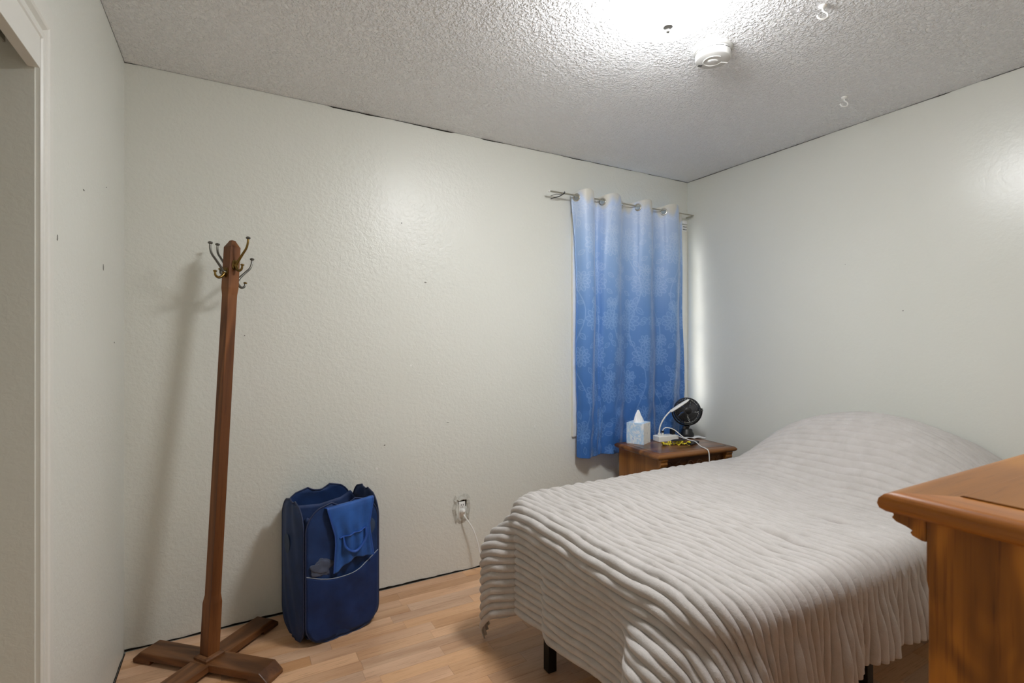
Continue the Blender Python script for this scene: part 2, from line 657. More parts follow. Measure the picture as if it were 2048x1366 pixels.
# ================================================================== smoke detector
M_det = plain('detector_plastic', (206, 206, 202), 0.5, var=0.02)
sd = thing('smoke_detector', (1.665, 1.363, H), 'round white smoke detector beside the ceiling lamp', 'smoke detector', math.radians(-29))
MB().lathe([(0.074, 0), (0.074, -0.006), (0.070, -0.010), (0.03, -0.010)], 48).build('mounting_plate', M_det, sd, smooth=0.6)
MB().lathe([(0.064, -0.009), (0.064, -0.015), (0.067, -0.016), (0.067, -0.038), (0.064, -0.043), (0.058, -0.045), (0.01, -0.045)], 56).build('housing', M_det, sd, smooth=0.6)
M_slot = plain('slot_dark', (70, 70, 68), 0.8)
for k in range(12):
    a0 = 2 * PI * k / 12
    w = 0.17 if k % 3 else 0.24
    vs = []
    m = MB()
    arc = [a0 + t * w for t in np.linspace(-1, 1, 6)]
    P = np.array([[[0.0673 * math.cos(t), 0.0673 * math.sin(t), z] for z in (-0.0185, -0.021)] for t in arc])
    m.grid(P).build('vent_slot', M_slot, sd, solid=0.0004)
MB().tube([(0.036 * math.cos(t), 0.036 * math.sin(t), -0.0455) for t in np.linspace(0.2, 5.2, 40)], 0.0022, 6).build('face_ridge', M_det, sd, smooth=1)
MB().tube([(0.036, 0.008, -0.0455), (0.062, 0.012, -0.0455)], 0.0022, 6).build('face_ridge', M_det, sd, smooth=1)
MB().lathe([(0.016, -0.044), (0.016, -0.0475), (0.014, -0.049), (0.002, -0.049)], 24, Matrix.Diagonal((1.3, 0.8, 1, 1))).build('test_button', M_det, sd, smooth=0.6)
for k in range(3):
    MB().box(-0.046, -0.030, 0.03 + 0.004 * k, 0.032 + 0.004 * k, -0.0462, -0.0445).build('sound_slot', M_slot, sd)

# ================================================================== ceiling hooks
M_hookw = plain('white_enamel', (240, 240, 236), 0.35, var=0.01)
def ceiling_hook(x, y, rz, label):
    t = thing('ceiling_hook', (x, y, H), label, 'hook', rz, 'white swag hooks in the ceiling')
    MB().lathe([(0.013, 0), (0.0125, -0.004), (0.008, -0.008), (0.004, -0.010)], 20).build('hook_base', M_hookw, t, smooth=0.7)
    p = smooth_path([(0, 0, -0.006), (0.002, 0, -0.018), (0.014, 0, -0.026), (0.016, 0, -0.038), (0.004, 0, -0.046), (-0.012, 0, -0.042), (-0.016, 0, -0.036)], 36)
    MB().tube(p, 0.0030, 10).build('hook_wire', M_hookw, t, smooth=1)
    MB().sphere((-0.017, 0, -0.034), 0.0042).build('hook_tip', M_hookw, t, smooth=1)
ceiling_hook(1.778, 1.002, math.radians(-35), 'white ceiling hook nearer the lamp, at the top edge of the photo')
ceiling_hook(2.535, 1.329, math.radians(-30), 'white ceiling hook close to the right wall')

# ================================================================== curtain rod + curtain
RY, RZ = 2.530, 2.180
M_rod = plain('rod_metal', (176, 172, 156), 0.3, 0.85, var=0.05)
M_wire = plain('black_wire', (30, 30, 28), 0.5)
rod = thing('curtain_rod', (1.66, RY, RZ), 'thin metal curtain rod above the blue curtain', 'curtain rod')
MB().tube([(0.0, 0, 0), (0.55, 0, -0.001)], 0.0050, 12).build('rod_tube', M_rod, rod, smooth=1)
MB().tube(smooth_path([(0.50, 0, -0.001), (0.9, 0, -0.001), (1.20, 0, 0), (1.222, 0.006, 0), (1.233, 0.022, 0), (1.234, 0.045, 0), (1.234, YB - RY - 0.002, 0)], 40), 0.0040, 12).build('rod_inner_tube', M_rod, rod, smooth=1)
MB().sphere((-0.003, 0, 0), 0.0075).build('finial', M_white, rod, smooth=1)
MB().tube(smooth_path([(0.105, -0.004, 0.010), (0.100, -0.010, -0.002), (0.085, 0.02, -0.014), (0.062, 0.05, -0.020), (0.055, YB - RY - 0.003, -0.022)], 30), 0.0026, 8).build('wire_tie', M_wire, rod, smooth=1)
MB().tube(smooth_path([(0.055, YB - RY - 0.003, -0.004), (0.07, 0.035, 0.0), (0.085, 0.006, -0.007), (0.10, -0.006, 0.004)], 24), 0.0016, 8).build('wire_tie', M_wire, rod, smooth=1)

vb = thing('valance_bracket', (2.862, YB, 2.150), 'small white perforated metal bracket right of the curtain top', 'bracket')
MB().box(-0.022, 0.022, -0.020, 0, -0.022, 0.0).build('bracket_clip', M_white, vb, bevel=0.002)
MB().box(-0.022, 0.022, -0.016, 0, -0.075, -0.027).build('bracket_plate', M_white, vb, bevel=0.002)
for i in range(3):
    for j in range(2):
        MB().lathe([(0.0045, 0), (0.0045, 0.001)], 10, Matrix.Translation((-0.013 + i * 0.013, -0.0168, -0.062 + j * 0.019)) @ Matrix.Rotation(-PI / 2, 4, 'X')).build('hole', M_slot, vb)

# curtain cloth -------------------------------------------------
CT, CB = 2.224, 0.560
nu, nv = 470, 520
tau = np.linspace(0.0, 4.06, nu)
kt = [0, .25, .5, .75, 1, 1.25, 1.5, 1.75, 2, 2.25, 2.5, 2.75, 3, 3.25, 3.5, 3.75, 4.06]
kx = [1.842, 1.862, 1.925, 1.99, 2.035, 2.066, 2.135, 2.215, 2.295, 2.362, 2.425, 2.487, 2.545, 2.603, 2.668, 2.745, 2.812]
xt = np.interp(tau, kt, kx)
ker = np.ones(15) / 15
xt = np.convolve(np.pad(xt, 7, mode='reflect', reflect_type='odd'), ker, 'valid')
zz = np.linspace(CT, CB, nv)
TAU, ZZ = np.meshgrid(tau, zz, indexing='ij')
XX = np.repeat(xt[:, None], nv, 1)
dn = (CT - ZZ) / (CT - CB)
wave = np.cos(2 * PI * (TAU - 0.5))
wave = np.sign(wave) * np.abs(wave) ** 0.85
amp = 0.040 - 0.022 * dn + 0.010 * np.sin(2.1 * TAU + 3 * dn) * dn
YY = RY - amp * wave
YY += -0.006 * dn * np.sin(2 * PI * TAU * 1.63 + 2.0 + 2.2 * dn) - 0.004 * dn * np.sin(2 * PI * TAU * 3.1 + 5 * dn)
# crumpled wrinkles near the bottom, slight inward drift of the left edge
YY += 0.0035 * sstep(0.45, 1, dn) * (np.sin(26 * XX + 17 * ZZ) * np.sin(31 * ZZ - 9 * XX) + np.sin(60 * XX - 41 * ZZ) * 0.5)
XX = XX + 0.030 * sstep(0, 0.22, dn) * np.clip(1 - TAU / 1.2, 0, 1) + 0.014 * dn * np.sin(2.3 * TAU + 1.0) + 0.004 * np.sin(9 * ZZ + TAU)
YY = np.minimum(YY, YB - 0.022)
# heading edge rises on the crests and sags between the rings
top_dip = 0.012 * (1 - wave) * sstep(0.10, 0, dn)
ZZ2 = ZZ - top_dip + 0.006 * np.sin(1.7 * TAU) * dn
ZZ2 = ZZ2 - 0.035 * sstep(0.7, 1, dn) * np.clip(1 - np.abs(TAU - 0.55) / 0.5, 0, 1) ** 0.5 * 0.35
CP = np.stack([XX, YY, ZZ2], -1)
# flat cloth coordinates for the print (metres)
du = np.sqrt(np.diff(xt) ** 2 + np.diff(RY - 0.034 * np.cos(2 * PI * (tau - 0.5))) ** 2)
uu = np.concatenate([[0], np.cumsum(du)])
Uw = uu[-1]
su = (nu - 1) / Uw
sv = (nv - 1) / (CT - CB)
mask = np.zeros((nu, nv), np.float32)
uinv_u = uu

def stroke(pts, w, val=1.0):
    for (a, b) in zip(pts[:-1], pts[1:]):
        x0, x1 = min(a[0], b[0]) - 2 * w, max(a[0], b[0]) + 2 * w
        y0, y1 = min(a[1], b[1]) - 2 * w, max(a[1], b[1]) + 2 * w
        i0, i1 = np.searchsorted(uu, x0), np.searchsorted(uu, x1)
        j0, j1 = max(0, int(y0 * sv)), min(nv, int(y1 * sv) + 2)
        if i1 <= i0 or j1 <= j0:
            continue
        gu = uu[i0:i1, None]
        gv = (np.arange(j0, j1) / sv)[None, :]
        dx, dy = b[0] - a[0], b[1] - a[1]
        t = np.clip(((gu - a[0]) * dx + (gv - a[1]) * dy) / (dx * dx + dy * dy + 1e-12), 0, 1)
        d = np.hypot(gu - a[0] - t * dx, gv - a[1] - t * dy)
        mask[i0:i1, j0:j1] = np.maximum(mask[i0:i1, j0:j1], val * np.clip(1.6 - d / w, 0, 1))

def fill_disc(c, rr, val):
    i0, i1 = np.searchsorted(uu, c[0] - rr), np.searchsorted(uu, c[0] + rr)
    j0, j1 = max(0, int((c[1] - rr) * sv)), min(nv, int((c[1] + rr) * sv) + 2)
    if i1 <= i0 or j1 <= j0:
        return
    d = np.hypot(uu[i0:i1, None] - c[0], (np.arange(j0, j1) / sv)[None, :] - c[1])
    mask[i0:i1, j0:j1] = np.maximum(mask[i0:i1, j0:j1], val * np.clip((rr - d) / 0.004, 0, 1))

LW = 0.0019
def flower(c, R, k, rot, rings=2):
    fill_disc(c, R * 0.92, 0.16)
    for q in range(rings):
        R0, R1 = R * (0.30 + 0.34 * q * 0.9), R * (0.64 + 0.36 * q)
        if rings == 1:
            R0, R1 = R * 0.3, R
        kk = k + 2 * q
        for i in range(kk):
            a = rot + 2 * PI * (i + 0.5 * q) / kk
            hw = PI / kk * 0.92
            pts = []
            for t in np.linspace(-1, 1, 9):
                rr = R0 + (R1 - R0) * (1 - abs(t) ** 2.6)
                pts.append((c[0] + rr * math.cos(a + t * hw), c[1] + rr * math.sin(a + t * hw)))
            stroke(pts, LW, 0.85)
    for rr in (0.12, 0.24):
        stroke([(c[0] + R * rr * math.cos(t), c[1] + R * rr * math.sin(t)) for t in np.linspace(0, 2 * PI, 13)], LW, 0.85)

def leaf(c, L, ang):
    for s in (-1, 1):
        stroke([(c[0] + L * t * math.cos(ang) - s * 0.26 * L * math.sin(PI * t) * math.sin(ang),
                 c[1] + L * t * math.sin(ang) + s * 0.26 * L * math.sin(PI * t) * math.cos(ang)) for t in np.linspace(0, 1, 7)], LW, 0.75)
    stroke([c, (c[0] + L * 0.8 * math.cos(ang), c[1] + L * 0.8 * math.sin(ang))], LW * 0.8, 0.6)

def vine(x0, y0, L, ph, amp_, lean):
    pts = [(x0 + amp_ * math.sin(ph + 5.2 * t / 0.5) + lean * t, y0 + t) for t in np.linspace(0, L, 34)]
    stroke(pts, LW * 1.2, 0.8)
    for i in range(3, 33, 4):
        leaf(pts[i], 0.045 + 0.01 * (i % 3), (0.3 if i % 8 < 4 else PI - 0.3) + 0.5)

pr_ = random.Random(5)
rows_ = 7
for j in range(rows_):
    for i in range(7):
        cx = (i + 0.5 * (j % 2)) * 0.205 + 0.04
        cy = 0.10 + j * 0.235
        flower((cx, cy), 0.064 + 0.010 * ((i + j) % 2), 8, pr_.uniform(0, 1), 2)
        flower((cx + 0.115, cy + 0.135), 0.042, 7, pr_.uniform(0, 1), 1)
        for q in range(4):
            leaf((cx + 0.085 * math.cos(q * 1.6 + j), cy + 0.085 * math.sin(q * 1.6 + j)), 0.05, q * 1.6 + j)
        for q in range(5):
            fill_disc((cx + pr_.uniform(-.11, .11), cy + pr_.uniform(-.14, .14)), 0.005, 0.6)
for i in range(7):
    vine(-0.03 + i * 0.2, 0.0 + (i % 2) * 0.2, 1.55, i * 1.3, 0.05, 0.06)
# ombre ground: off-white heading, pale blue, deep blue hem
vv = dn
rag = 0.018 * np.sin(9 * TAU) + 0.012 * np.sin(23 * TAU + 1)
stops = [0.0, 0.022, 0.045, 0.20, 0.45, 0.75, 1.0]
cols = np.array([s2l(c)[:3] for c in ((212, 210, 200), (204, 206, 206), (184, 203, 234), (150, 182, 226), (98, 142, 202), (60, 110, 178), (50, 100, 168))])
g = np.clip(vv + rag * np.clip(1 - vv * 5, 0, 1), 0, 1)
base = np.stack([np.interp(g, stops, cols[:, k]) for k in range(3)], -1)
light = np.stack([np.interp(g, stops, np.array([s2l(c)[k] for c in ((216, 214, 204), (210, 212, 212), (212, 223, 243), (194, 214, 242), (158, 190, 232), (126, 166, 220), (110, 154, 212))])) for k in range(3)], -1)
pc = base + (light - base) * (mask * 0.62)[..., None]
# grommet holes: on the flanks of each crest
gr_tau = [0.22, 0.80, 1.22, 1.80, 2.24, 2.80, 3.24, 3.80]
jz = int(np.argmin(np.abs(zz - RZ)))
keep = np.ones((nu - 1, nv - 1), bool)
rings = []
Nrm = np.cross(np.gradient(CP, axis=0), np.gradient(CP, axis=1))
Nrm /= np.linalg.norm(Nrm, axis=-1, keepdims=True) + 1e-9
for gt in gr_tau:
    i = int(np.argmin(np.abs(tau - gt)))
    c = CP[i, jz].copy()
    c[2] = RZ - 0.008
    i0, i1 = max(0, i - 34), min(nu - 1, i + 34)
    sub = CP[i0:i1, :60] - c
    nn = Nrm[i, jz]
    dd = np.linalg.norm(sub - (sub @ nn)[..., None] * nn, axis=-1)
    keep[i0:i1, :60] &= dd > 0.0185
    rings.append((c, nn))
n = NT('curtain_satin')
at = n.n('ShaderNodeAttribute', attribute_name='print')
wv = n.noise(n.coords(scale=(1, 1, 0.3), world=True), 900, 2)
n.set(color=at.outputs['Color'], rough=0.42, spec=0.45, sheen=0.25, srough=0.4)
n.bump(wv, 0.10, 0.0006)
M_curt = n.m
curtain = thing('curtain', (2.33, RY, CB), 'blue ombre floral grommet curtain over the window', 'curtain')
cl = fast_grid('curtain_panel', CP - np.array([2.33, RY, CB]), M_curt, curtain, keep, pc, solid=0.0012)
M_chrome = plain('chrome', (205, 203, 196), 0.16, 1.0, var=0.03)
for c, nn in rings:
    nv3 = Vector(nn)
    q = nv3.to_track_quat('Z', 'Y').to_matrix().to_4x4()
    m = MB().lathe([(0.0165, -0.0022), (0.0165, 0.0022), (0.0185, 0.0034), (0.0225, 0.0032), (0.0255, 0.0012), (0.0255, -0.0012), (0.0225, -0.0032), (0.0185, -0.0034), (0.0165, -0.0022)], 28,
                   Matrix.Translation(Vector(c) - curtain.location) @ q, cap=False)
    m.build('grommet', M_chrome, curtain, smooth=1.0)

# ================================================================== coat rack
M_rack = wood('rack_oak', (70, 40, 18), (110, 66, 32), (136, 86, 46), 'z', 0.45, 4.0, 9.0, 0.0, along=0.12, contrast=0.7)
M_rackx = wood('rack_oak_feet', (62, 38, 22), (100, 64, 36), (132, 88, 52), 'x', 0.42, 4.0, 9.0, 0.1, along=0.12, contrast=0.8)
M_iron = plain('worn_steel', (112, 110, 104), 0.32, 1.0, var=0.2)
rack = thing('coat_rack', (-0.078, 2.315, 0), 'leaning wooden coat rack with cross base and metal hooks', 'coat rack')
# feet: two halved arms with bevelled ends and little pads
def foot_arm(L0, L1, w, ang, z0, z1, pad):
    e = 0.045
    out = [(-L0, z0), (-L0, z0 + 0.016), (-L0 + e * 0.8, z1), (L1 - e * 0.8, z1), (L1, z0 + 0.016), (L1, z0), (L1 - 0.085, z0), (L1 - 0.085, z0 + pad), (-L0 + 0.085, z0 + pad), (-L0 + 0.085, z0)]
    o = MB().prism(out, -w / 2, w / 2, 'xz').build('foot_arm', M_rackx, rack, bevel=0.004)
    o.rotation_euler = (0, 0, ang)
foot_arm(0.325, 0.30, 0.092, math.radians(-42.5), 0.0, 0.046, 0.016)
foot_arm(0.33, 0.325, 0.088, math.radians(44.5), 0.0, 0.0445, 0.016)
post = bpy.data.objects.new('post_assembly', None)
pang = math.radians(-54)
topP = Vector((0.002 + 0.078, 2.455 - 2.315, 1.712))
axis = (topP - Vector((0, 0, 0.045))).normalized()
q = Vector((0, 0, 1)).rotation_difference(axis)
PM = Matrix.Translation((0, 0, 0.045)) @ q.to_matrix().to_4x4() @ Matrix.Rotation(pang, 4, 'Z')
PL = (topP - Vector((0, 0, 0.045))).length
def sq(h, w, c=0.0):
    return [(sx * w / 2, sy * w / 2, h) for sx, sy in ((-1, -1), (1, -1), (1, 1), (-1, 1))]
secs = [(0.0, 0.050), (0.205, 0.050), (0.235, 0.0415), (PL - 0.235, 0.0415), (PL - 0.205, 0.047), (PL - 0.030, 0.046), (PL - 0.006, 0.022), (PL, 0.018)]
vs, fs = [], []
for h, w in secs:
    vs += sq(h, w)
for i in range(len(secs) - 1):
    for k in range(4):
        l = (k + 1) % 4
        fs.append((4 * i + k, 4 * i + l, 4 * i + 4 + l, 4 * i + 4 + k))
fs += [(3, 2, 1, 0), tuple(len(vs) - 4 + k for k in range(4))]
bpy.data.objects.remove(post)
po = MB().add([Vector(p) for p in vs], fs).build('post', M_rack, rack, bevel=0.0022)
po.matrix_local = PM
# collar moulding round the foot of the post
mb = MB()
cw = 0.038
for k in range(4):
    R_ = Matrix.Rotation(k * PI / 2 + pang, 4, 'Z') @ Matrix.Translation((0, 0, 0.045))
    out = [(-0.0385, 0), (-0.0385, 0.009), (-0.0345, 0.014), (-0.0265, 0.018), (-0.0255, 0.018), (-0.0255, 0)]
    m = MB()
    vs = []
    for yy, flip in ((-1, 1), (1, 1)):
        vs += [(a, yy * abs(a), b) for a, b in out]
    k6 = len(out)
    fs = [(i, (i + 1) % k6, k6 + (i + 1) % k6, k6 + i) for i in range(k6)] + [tuple(range(k6))[::-1], tuple(range(k6, 2 * k6))]
    m.add([R_ @ Vector(p) for p in vs], fs).build('collar_strip', M_rackx, rack, bevel=0.001)
# double hooks: plate, tall upper prong, small lower prong
def coat_hook(face, h, lower_steel):
    hk = bpy.data.objects.new('coat_hook', None)
    COL.objects.link(hk)
    hk.parent = rack
    R_ = PM @ Matrix.Rotation(face * PI / 2, 4, 'Z') @ Matrix.Translation((0.0236, 0, h))
    hk.matrix_local = R_
    out = []
    for i in range(24):
        a = 2 * PI * i / 24
        out.append((0.0145 * math.copysign(abs(math.cos(a)) ** 0.7, math.cos(a)), 0.0215 * math.copysign(abs(math.sin(a)) ** 0.8, math.sin(a))))
    MB().prism(out, -0.001, 0.0032, 'yz').build('hook_plate', M_brass, hk, smooth=0.6)
    up = smooth_path([(0.002, 0, 0.0), (0.012, 0, 0.004), (0.022, 0, 0.018), (0.044, 0, 0.042), (0.064, 0, 0.064), (0.072, 0, 0.085), (0.073, 0, 0.106)], 36)
    rs = list(np.interp(np.linspace(0, 1, len(up)), [0, 0.15, 0.5, 1], [0.0085, 0.0062, 0.0048, 0.0040]))
    MB().tube(up, rs, 10).build('upper_prong', M_iron if face in (2, 3) else M_iron if face == 1 else M_brass, hk, smooth=1)
    MB().lathe([(0.004, -0.004), (0.0085, -0.001), (0.0095, 0.002), (0.007, 0.006), (0.001, 0.008)], 16, Matrix.Translation((0.073, 0, 0.106))).build('prong_knob', M_iron, hk, smooth=1)
    lo = smooth_path([(0.004, 0, -0.004), (0.016, 0, -0.020), (0.030, 0, -0.027), (0.043, 0, -0.020), (0.046, 0, -0.006)], 24)
    MB().tube(lo, list(np.linspace(0.0066, 0.0040, len(lo))), 10).build('lower_prong', M_iron if lower_steel else M_brass, hk, smooth=1)
    MB().lathe([(0.003, -0.003), (0.007, -0.001), (0.0078, 0.002), (0.005, 0.005), (0.001, 0.006)], 14, Matrix.Translation((0.046, 0, -0.005))).build('prong_knob', M_brass, hk, smooth=1)
    MB().sphere((0.006, 0, -0.002), 0.0085).build('hook_boss', M_brass, hk, smooth=1)
    MB().sphere((0.003, 0, 0.0155), 0.0028).build('screw', M_brass, hk, smooth=1)
    MB().sphere((0.003, 0, -0.0165), 0.0028).build('screw', M_brass, hk, smooth=1)
# local +x of post is world angle pang; faces: 0 = right-front, 3 = left-front, 1 = right-back, 2 = left-back
coat_hook(0, PL - 0.108, False)
coat_hook(3, PL - 0.142, False)
coat_hook(1, PL - 0.166, True)
coat_hook(2, PL - 0.112, True)

# ================================================================== laundry hamper
def mesh_fabric(name, srgb, alpha=1.0, rough=0.6, scale=420):
    n = NT(name)
    v = n.coords()
    f = n.noise(v, 14, 3)
    c = s2l(srgb)
    n.set(color=n.ramp(f, [(0.3, tuple(x * 0.75 for x in c[:3]) + (1,)), (0.7, tuple(x * 1.25 for x in c[:3]) + (1,))]), rough=rough, spec=0.3, sheen=0.10, srough=0.5)
    n.b.inputs['Sheen Tint'].default_value = (0.45, 0.6, 1, 1)
    ch = n.n('ShaderNodeTexChecker')
    n.link(v, ch.inputs['Vector'])
    ch.inputs['Scale'].default_value = scale
    n.bump(ch.outputs['Fac'], 0.15, 0.001)
    if alpha < 1:
        n.set(alpha=alpha)
    return n.m
M_navy = mesh_fabric('navy_mesh', (26, 52, 98), 0.90)
M_navy_s = mesh_fabric('navy_fabric', (40, 58, 98), 1.0)
M_navy_edge = plain('navy_binding', (28, 42, 76), 0.6, var=0.1)
M_pocket = mesh_fabric('navy_pocket', (18, 44, 92), 0.93)
M_blue = mesh_fabric('royal_mesh', (42, 88, 160), 0.97, scale=500)
M_blue_edge = plain('royal_binding', (30, 74, 150), 0.5, var=0.1)
M_pipe = plain('grey_piping', (140, 150, 165), 0.5)
M_grey_cloth = plain('grey_cloth', (70, 78, 98), 0.8, var=0.25, nscale=22, bump=0.3)
HW, HD, HH = 0.335, 0.295, 0.590
hr_ = math.radians(12)
hx, hy = 0.262, 2.252
hc = Vector((hx, hy, 0)) + Matrix.Rotation(hr_, 3, 'Z') @ Vector((HW / 2, HD / 2, 0))
ham = thing('laundry_hamper', (hc.x, hc.y, 0), 'navy blue pop-up mesh laundry hamper on the floor beside the wall', 'hamper', hr_)

def rounded_panel(w, h, rad_b, rad_t, n=9):
    """outline in (u, z), u in [-w/2, w/2]"""
    pts = []
    for cx, cz, a0, rr in ((w / 2 - rad_b, rad_b, -PI / 2, rad_b), (w / 2 - rad_t, h - rad_t, 0, rad_t), (-w / 2 + rad_t, h - rad_t, PI / 2, rad_t), (-w / 2 + rad_b, rad_b, PI, rad_b)):
        for i in range(n):
            a = a0 + PI / 2 * i / (n - 1)
            pts.append((cx + rr * math.cos(a), cz + rr * math.sin(a)))
    return pts

def panel_surface(w, h, sag, side):
    """grid from the rounded outline: rows of z, columns of u; bulges outwards"""
    nz, nu_ = 40, 24
    P = np.zeros((nu_, nz, 3))
    rb, rt = 0.095, 0.110
    for j in range(nz):
        z = h * j / (nz - 1)
        hwid = w / 2
        if z < rb:
            hwid = w / 2 - rb + math.sqrt(max(0, rb * rb - (rb - z) ** 2))
        if z > h - rt:
            hwid = w / 2 - rt + math.sqrt(max(0, rt * rt - (z - h + rt) ** 2))
        for i in range(nu_):
            u = (2 * i / (nu_ - 1) - 1)
            top = sag * (1 - u * u)
            zz_ = z - top * (z / h) ** 2
            bulge = 0.016 * (1 - u * u) * math.sin(PI * min(1, max(0, z / h))) ** 0.7 + 0.0025 * math.sin(7 * u + 21 * z) * (1 - u * u)
            P[i, j] = (u * hwid, -bulge, zz_)
    return P
lean = 0.0
for name_, w_, dist_, ang_, sag_ in (('front_panel', HW, HD / 2, 0, 0.020), ('side_panel', HD, HW / 2, PI / 2, 0.012), ('side_panel', HD, HW / 2, -PI / 2, 0.012), ('back_panel', HW, HD / 2, PI, 0.020)):
    P = panel_surface(w_ - 0.012, HH, sag_, ang_)
    P[..., 1] -= dist_
    R_ = np.array(Matrix.Rotation(ang_, 3, 'Z'))
    if name_ == 'front_panel':
        FP = P.copy()
    Pw = P @ R_.T
    o = fast_grid(name_, Pw, M_navy, ham, solid=0.0012)
    # wire hoop in a fabric binding around the panel
    edge = [P[i, 0] for i in range(1, 23)] + [P[-1, j] for j in range(0, 40)] + [P[i, -1] for i in range(22, 0, -1)] + [P[0, j] for j in range(39, -1, -1)]
    edge = [tuple(R_ @ p) for p in edge]
    ed = [edge[0]]
    for p in edge[1:]:
        if (Vector(p) - Vector(ed[-1])).length > 0.004:
            ed.append(p)
    MB().tube(ed, 0.0034, 8, closed=True).build('hoop_binding', M_navy_edge, o, smooth=1)
# fabric body joining the hoops at the corners, open at the top, dipping between the hoops
nz, na = 26, 96
P = np.zeros((na + 1, nz, 3))
for i in range(na + 1):
    a = 2 * PI * i / na
    ca, sa = math.cos(a), math.sin(a)
    e = 0.16
    ux, uy = math.copysign(abs(ca) ** e, ca), math.copysign(abs(sa) ** e, sa)
    cornerness = min(abs(ux), abs(uy)) ** 3
    for j in range(nz):
        t = j / (nz - 1)
        topz = 0.505 + 0.045 * cornerness
        z = 0.030 + (topz - 0.030) * t
        shrink = 1.0
        if z < 0.10:
            dz = (0.10 - z) / 0.10
            shrink = 1 - 0.50 * (1 - math.sqrt(max(0, 1 - dz * dz))) * cornerness - 0.02 * dz
        P[i, j] = (ux * (HW / 2 - 0.010) * shrink, uy * (HD / 2 - 0.010) * shrink, z)
fast_grid('corner_fabric', P, M_navy_s, ham, solid=0.001)
MB().box(-HW / 2 + 0.02, HW / 2 - 0.02, -HD / 2 + 0.02, HD / 2 - 0.02, 0.028, 0.032).build('bottom_panel', M_navy_s, ham)
# front pocket with curved piped mouth
def front_y(u, z):
    i = int(np.clip((u / (HW - 0.012) + 0.5) * 23, 0, 23))
    j = int(np.clip(z / HH * 39, 0, 39))
    return FP[i, j, 1]
nu_, nz_ = 30, 24
P = np.zeros((nu_, nz_, 3))
mouth = lambda t: 0.302 + 0.012 * t - 0.040 * math.sin(PI * t) + 0.02 * t * t
for i in range(nu_):
    t = i / (nu_ - 1)
    for j in range(nz_):
        z = 0.012 + (mouth(t) - 0.012) * j / (nz_ - 1)
        rb = 0.095
        hwid = (HW - 0.012) / 2 - 0.002
        if z < rb:
            hwid = hwid - rb + math.sqrt(max(0, rb * rb - (rb - z) ** 2))
        u = (2 * t - 1) * hwid
        P[i, j] = (u, front_y(u, z) - 0.003 - 0.012 * math.sin(PI * t) * (j / (nz_ - 1)) - 0.003 * math.sin(9 * t + 30 * z) * math.sin(PI * t), z)
pk = fast_grid('pocket', P, M_pocket, ham, solid=0.001)
MB().tube([tuple(P[i, -1]) for i in range(nu_)], 0.0018, 8).build('pocket_piping', M_pipe, pk, smooth=1)
# round patches in a paler grey-blue than the panels
M_patch = mesh_fabric('patch_mesh', (62, 78, 104), 0.8)
for (u, z, ang_, d) in ((0.105, 0.455, 0, HD / 2), (-0.02, 0.40, -PI / 2, HW / 2)):
    out = [(u + 0.036 * math.cos(a), z + 0.042 * math.sin(a)) for a in np.linspace(0, 2 * PI, 28, endpoint=False)]
    yb = -d - (0.0175 if ang_ else 0.0150)
    o = MB().prism(out, yb - 0.0006, yb + 0.0006, 'xz').build('round_patch', M_patch, ham)
    o.rotation_euler = (0, 0, ang_)

# blue mesh cloth with bound edges draped over the hamper's front rim
dr = thing('mesh_cloth', (hc.x, hc.y, 0), 'bright blue mesh cloth with bound edges draped over the hamper front rim', 'cloth', hr_)
nu_, nz_ = 44, 60
P = np.zeros((nu_, nz_, 3))
for i in range(nu_):
    t = i / (nu_ - 1)
    for j in range(nz_):
        s = j / (nz_ - 1)
        drop = 0.30 * s - 0.035
        wd = np.interp(s, [0, 0.15, 0.5, 0.62, 1], [0.205, 0.20, 0.150, 0.150, 0.175])
        u = 0.022 + (t - 0.5) * wd + 0.012 * s
        zr = HH - 0.012 + 0.02 * (t - 0.3) * 0.5
        z = zr - max(0, drop)
        yy = -HD / 2 - 0.018 - 0.012 * sstep(0, 0.2, s)
        if drop < 0:
            yy += -drop * 0.9
            z = zr + 0.004 + drop * 0.3
        fold = 0.007 * math.sin(2 * PI * t * 3.2 + 0.5) * sstep(0.1, 0.7, s)
        if s > 0.52:
            z += 0.028 * math.sin(PI * t) ** 2 * sstep(0.52, 1, s)
        P[i, j] = (u, yy - fold - 0.012 * math.sin(PI * t) * sstep(0.05, 0.4, s), z + 0.02 * (0.5 - t) * s * -1.2)
dc = fast_grid('cloth_panel', P, M_blue, dr, solid=0.0014)
for i in (0, nu_ - 1):
    MB().tube([tuple(P[i, j]) for j in range(nz_)], 0.0052, 8, flat=0.5).build('edge_binding', M_blue_edge, dr, smooth=1)
MB().tube([tuple(P[i, 32] + np.array([0, -0.003, 0])) for i in range(4, nu_ - 4)], 0.005, 8, flat=0.5).build('seam_binding', M_blue_edge, dr, smooth=1)
a_, b_ = P[9, 32], P[nu_ - 6, 32]
lp = smooth_path([a_ + np.array([0, -0.006, 0]), a_ + np.array([0.008, -0.016, -0.045]), (a_ + b_) / 2 + np.array([0, -0.020, -0.078]), b_ + np.array([-0.006, -0.016, -0.045]), b_ + np.array([0, -0.006, 0])], 40)
MB().tube(lp, 0.0060, 8, flat=0.5).build('strap_loop', M_blue_edge, dr, smooth=1)

